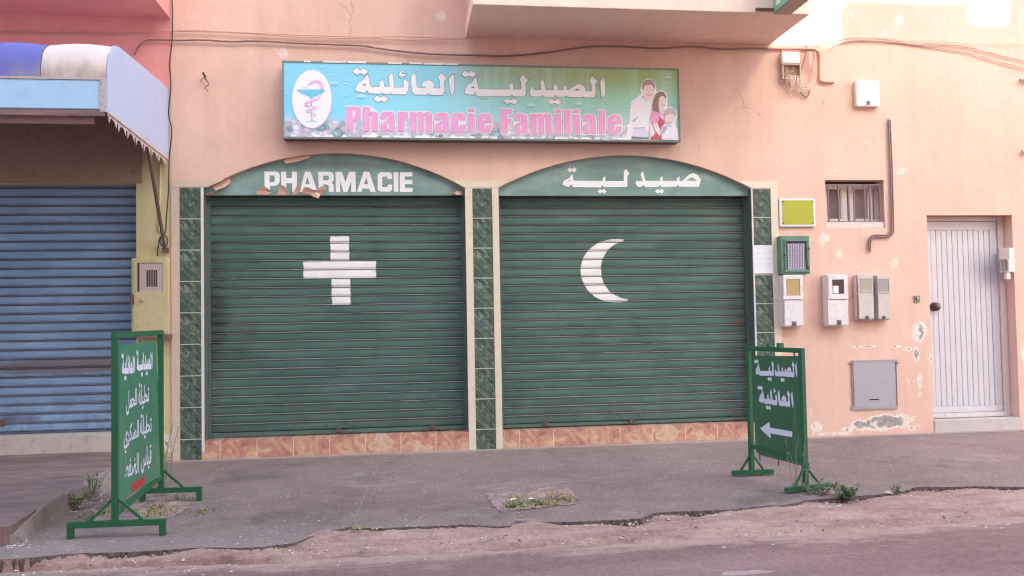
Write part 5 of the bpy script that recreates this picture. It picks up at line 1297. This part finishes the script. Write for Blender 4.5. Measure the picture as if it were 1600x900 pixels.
stand('sign_stand', 'shorter green sign stand with a white arrow pointing left, near the verge', 'sign stand', An2, Af2, HR, .036, (nl2, nr2), (fl2, fr2), .03, .13, (.22, .24),
      [(1175.2,555.5),(1249.5,556.5),(1252.5,727.5),(1187,711),(1180.5,704)], right_extra)

# ------------------------------------------------------------------ weeds, litter, gravel
m_leaf = plain('weed_leaf', S(104,116,80), .6, .25, 9); m_dry = plain('dry_grass', S(172,146,96), .8, .25, 9); m_stem = plain('dry_stem', S(128,122,92), .8, .2, 9)
m_olive = plain('olive_leaf', S(112,116,84), .7, .25, 9); m_ylw = plain('yellowed_leaf', S(150,142,78), .7, .25, 9)
def blade(mb, p, h, lean, wd, rnd):
    a = rnd.uniform(0, 6.283); dx = Vector((math.cos(a), math.sin(a), 0)); s = Vector((-dx.y, dx.x, 0))*wd
    m1 = p+dx*lean*h*.35+Vector((0, 0, h*.6)); tp = p+dx*lean*h+Vector((0, 0, h*(1-.25*lean)))
    mb.add([p-s, p+s, m1+s*.8, m1-s*.8, tp], [(0, 1, 2, 3), (3, 2, 4)])
def leaf(mb, p, d, L, wd):
    d = d.normalized(); s = d.cross(Vector((0, 0, 1)));  s = (s.normalized() if s.length > .01 else Vector((1, 0, 0)))*wd
    n = s.cross(d).normalized()*wd*.35
    mb.add([p, p+d*L*.45+s-n, p+d*L, p+d*L*.45-s-n, p+d*L*.5], [(0, 1, 4), (1, 2, 4), (2, 3, 4), (3, 0, 4)])
def weed(name, label, cat, pos, seed, nst, h, spread, mats, leafn=8, lsz=.03, group=None):
    rnd = random.Random(seed); t_ = thing(name, label, cat, tuple(pos), group); st_, lf = MB(), MB()
    for i in range(nst):
        a = rnd.uniform(0, 6.283); r = spread*rnd.random()**.6; b = pos+Vector((math.cos(a)*r*.35, math.sin(a)*r*.35, 0))
        hh_ = h*rnd.uniform(.5, 1); tp = pos+Vector((math.cos(a)*r, math.sin(a)*r, hh_)); mdl = (b+tp)/2+Vector((rnd.gauss(0, .1)*h*.3, rnd.gauss(0, .1)*h*.3, hh_*.1))
        st_.tube([b, mdl, tp], .0025, 4)
        for k in range(leafn):
            q = b.lerp(mdl, k/leafn*2) if k < leafn/2 else mdl.lerp(tp, k/leafn*2-1)
            lf.mi = rnd.randrange(len(mats)-1); leaf(lf, q, Vector((rnd.gauss(0, 1), rnd.gauss(0, 1), rnd.uniform(-.2, .9))), lsz*rnd.uniform(.6, 1.3), lsz*.3)
    st_.build('stems', mats[-1], t_); lf.build('leaves', list(mats[:-1]), t_); return t_
def grasspatch(px_list, seed, n, h, name='dry_weeds'):
    rnd = random.Random(seed); mb = MB()
    pts = [gr(u, v) for u, v in px_list]
    for i in range(n):
        c = pts[min(len(pts)-1, int(rnd.random()*len(pts)))]; q = c+Vector((rnd.gauss(0, .05), rnd.gauss(0, .05), .004))
        mb.mi = rnd.choice((0, 0, 0, 1, 2, 3)); blade(mb, q, h*rnd.uniform(.3, 1.1), rnd.uniform(.2, 1.3), rnd.uniform(.0015, .0035), rnd)
        if rnd.random() < .35: leaf(mb, q+Vector((0, 0, h*.3)), Vector((rnd.gauss(0,1), rnd.gauss(0,1), .3)), .03, .009)
    tag(mb.build(name, [m_dry, m_leaf, m_ylw, m_olive]), kind='stuff')
grasspatch(Z7([(520,480),(580,455),(640,470),(700,440),(760,470),(830,465),(900,430),(960,440),(1020,430),(1080,400),(1130,300),(1140,340),(1150,380),(1230,400),(1260,395),(560,350),(700,390),(860,400)]), 1, 560, .034)
grasspatch(Z5([(430,640),(480,630),(530,640),(560,620),(850,630),(900,600),(960,590),(1000,610),(880,570),(930,630),(840,600),(1080,500),(1290,610)]), 2, 420, .038)
grasspatch([(560,829),(572,830),(548,828)], 3, 60, .02)
weed('weed', 'leafy green weed growing at the pavement edge right of the arrow stand', 'weed', gr(1326, 778), 11, 22, .085, .14, (m_leaf, m_olive, m_leaf, m_stem), 9, .04)
weed('weed', 'low weed under the near foot of the arrow stand', 'weed', gr(1278, 772), 12, 14, .10, .14, (m_olive, m_leaf, m_stem), 8, .032)
weed('weed', 'small green sprig at the verge between the leafy weed and the door', 'weed', gr(1403, 771), 13, 8, .07, .07, (m_leaf, m_olive, m_stem), 7, .026)
weed('weed', 'small green weed in the gap of the broken kerb', 'weed', gr(114, 790, .03), 14, 14, .11, .12, (m_leaf, m_ylw, m_stem), 8, .03)
weed('weed', 'dark twiggy weed standing in the broken kerb', 'weed', gr(144, 777, .03), 15, 12, .20, .10, (m_olive, m_stem, m_stem), 6, .03)
weed('weed', 'tall thin dry stems beside the far post of the tall stand', 'weed', gr(256, 775), 16, 9, .62, .2, (m_stem, m_olive, m_stem), 7, .022)
weed('weed', 'straggly stem with small pale leaves in front of the arrow board', 'weed', gr(1247, 770), 17, 5, .42, .10, (m_leaf, m_ylw, m_stem), 8, .024)
weed('weed', 'green tuft at the right end of the middle soil patch', 'weed', gr(881, 785), 18, 10, .05, .07, (m_leaf, m_olive, m_stem), 6, .024)
weed('weed', 'green tuft at the left end of the middle soil patch', 'weed', gr(803, 792), 19, 12, .05, .09, (m_leaf, m_ylw, m_stem), 6, .022)
def litter(name, label, pos, sz, mat, seed):
    rnd = random.Random(seed); mb = MB(); n = 7; pos = Vector(pos)
    ring = [pos+Vector((math.cos(6.283*i/n)*sz*rnd.uniform(.6, 1.2), math.sin(6.283*i/n)*sz*rnd.uniform(.5, 1), rnd.uniform(.002, sz*.5))) for i in range(n)]
    mb.add(ring+[pos+Vector((0, 0, sz*.55))]+[p+Vector((0, 0, -.002)) for p in ring], [(i, (i+1) % n, n) for i in range(n)]+[(i, i+n+1, (i+1) % n+n+1, (i+1) % n) for i in range(n)])
    return tag(mb.build(name, mat), label, 'litter')
litter('litter_scrap', 'pale blue crumpled scrap lying on the dirt verge', gr(891, 821, -.03), .035, plain('blue_scrap', S(140,160,200), .6, .1, 30), 1)
litter('litter_scrap', 'red and white scrap at the pavement edge right of the leafy weed', gr(1388, 772, -.01), .04, plain('red_white_scrap', S(222,196,196), .6, .3, 45, dirt=S(190,70,74), dirt_amt=.9), 2)
litter('litter_scrap', 'white scrap among the weeds of the middle soil patch', gr(830, 781, .02), .03, m_white, 3)
litter('litter_scrap', 'white flake of plaster on the road at bottom left', gr(27, 893, ZR), .03, m_white, 4)
litter('litter_scrap', 'cream scrap lying left of the weeds in the middle soil patch', gr(801, 782, .02), .03, plain('cream_scrap', S(226,196,150), .7, .1, 30), 5)
# loose stones
rnd = random.Random(21); gv = MB(); 
def stone(p, s):
    q = [p+Vector((rnd.gauss(0, 1), rnd.gauss(0, 1), rnd.gauss(0, .6))).normalized()*s*rnd.uniform(.7, 1.2) for _ in range(6)]
    q = [p+Vector((a*s*rnd.uniform(.6, 1.2), b_*s*rnd.uniform(.6, 1.2), c*s*rnd.uniform(.4, .8))) for a, b_, c in ((1,0,0),(-1,0,0),(0,1,0),(0,-1,0),(0,0,1),(0,0,-1))]
    gv.mi = rnd.choice((0, 0, 1, 1, 2)); gv.add(q, [(0,2,4),(2,1,4),(1,3,4),(3,0,4),(2,0,5),(1,2,5),(3,1,5),(0,3,5)])
for i in range(2600):
    x = rnd.uniform(-4.2, 5.2); ya, yb = ylerp(redge, x), ylerp(edge, x)
    t_ = rnd.random()**(.6 if rnd.random() < .6 else 2.2); y = ya+(yb-ya)*(1-t_*.0-rnd.random()) if rnd.random() < .5 else yb-abs(rnd.gauss(0, .06))
    if rnd.random() < .12: y = ya-abs(rnd.gauss(0, .12))
    z = ZD+.012+.03*max(0, min(1, (y-ya)/(yb-ya+1e-6))) if y > ya else ZR
    stone(Vector((x, y, z)), abs(rnd.gauss(.0035, .0035))+.002)
for i in range(90): q = gr(rnd.gauss(1290, 26), rnd.gauss(787, 4), -.03); stone(q, rnd.uniform(.006, .022))
for i in range(420):
    q = gr(rnd.uniform(230, 1600), rnd.uniform(715, 860)); 
    if q.y < ylerp(edge, q.x)+.02: continue
    stone(Vector((q.x, q.y, .001)), abs(rnd.gauss(.002, .0025))+.002)
for i in range(120): q = gr(rnd.gauss(130, 30), rnd.gauss(785, 12), .02); stone(q, rnd.uniform(.004, .014))
for i in range(130): q = gr(rnd.gauss(16, 16), rnd.gauss(842, 9), .0); stone(q, rnd.uniform(.005, .018))
tag(gv.build('gravel', [plain('stone_a', S(170,148,140), .9, .2, 30), plain('stone_b', S(206,186,176), .9, .15, 30), plain('stone_c', S(120,102,98), .9, .2, 30)]), kind='stuff')

# ------------------------------------------------------------------ unseen building across the street (behind the viewer), added to shade this side
YO = -14.0
def shadow_at(u, v, Y=0):                  # where the sun ray of a facade pixel meets the far facade
    p = at(u, v, Y); k = (p.y-YO)/(-TS.y); return p+TS*k
ob = thing('unseen_shade_building', 'unseen pale building added across the street to shade the facade, its parapet notched for sun patches', 'building', (0, YO, 0))
m_opp = plain('pale_render_far', S(214,190,172), .9, .08, .8, spec=.1)
base = shadow_at(1400, 68).z-.02
b = MB(); b.box(-30, 20, YO-8, YO, -.1, base-1.2); b.build('wall', m_opp, ob)
b = MB(); zt2 = base+6
g1a, g1b = shadow_at(1212, 40), shadow_at(1322, 40); g2a = shadow_at(1519, 20); g2b = shadow_at(1640, 20)
z1, zm, z2 = shadow_at(1280, 66).z, shadow_at(1420, -3).z, shadow_at(1560, 33).z  # parapet steps shaped so sun patches fall on the upper right wall
b.box(-30, g1a.x, YO-1.5, YO-.002, base-1.199, zt2); b.box(g1a.x+.001, g1b.x, YO-.3, YO-.002, base-1.199, z1); b.box(g1b.x+.001, g2a.x, YO-.3, YO-.002, base-1.199, zm)
b.box(g2a.x+.001, g2b.x, YO-.3, YO-.002, base-1.199, z2); b.box(g2b.x+.001, 20, YO-1.5, YO-.002, base-1.199, zt2); b.build('sun_gap_parapet', m_opp, ob)
wn_ = MB()
for i in range(-6, 4):
    for j in range(3): wn_.box(i*4-.6, i*4+.6, YO+.001, YO+.05, 1+j*3, 2.4+j*3)
tag(wn_.build('window_shutters', plain('grey_shutters', S(150,140,136), .7, .1), ob))
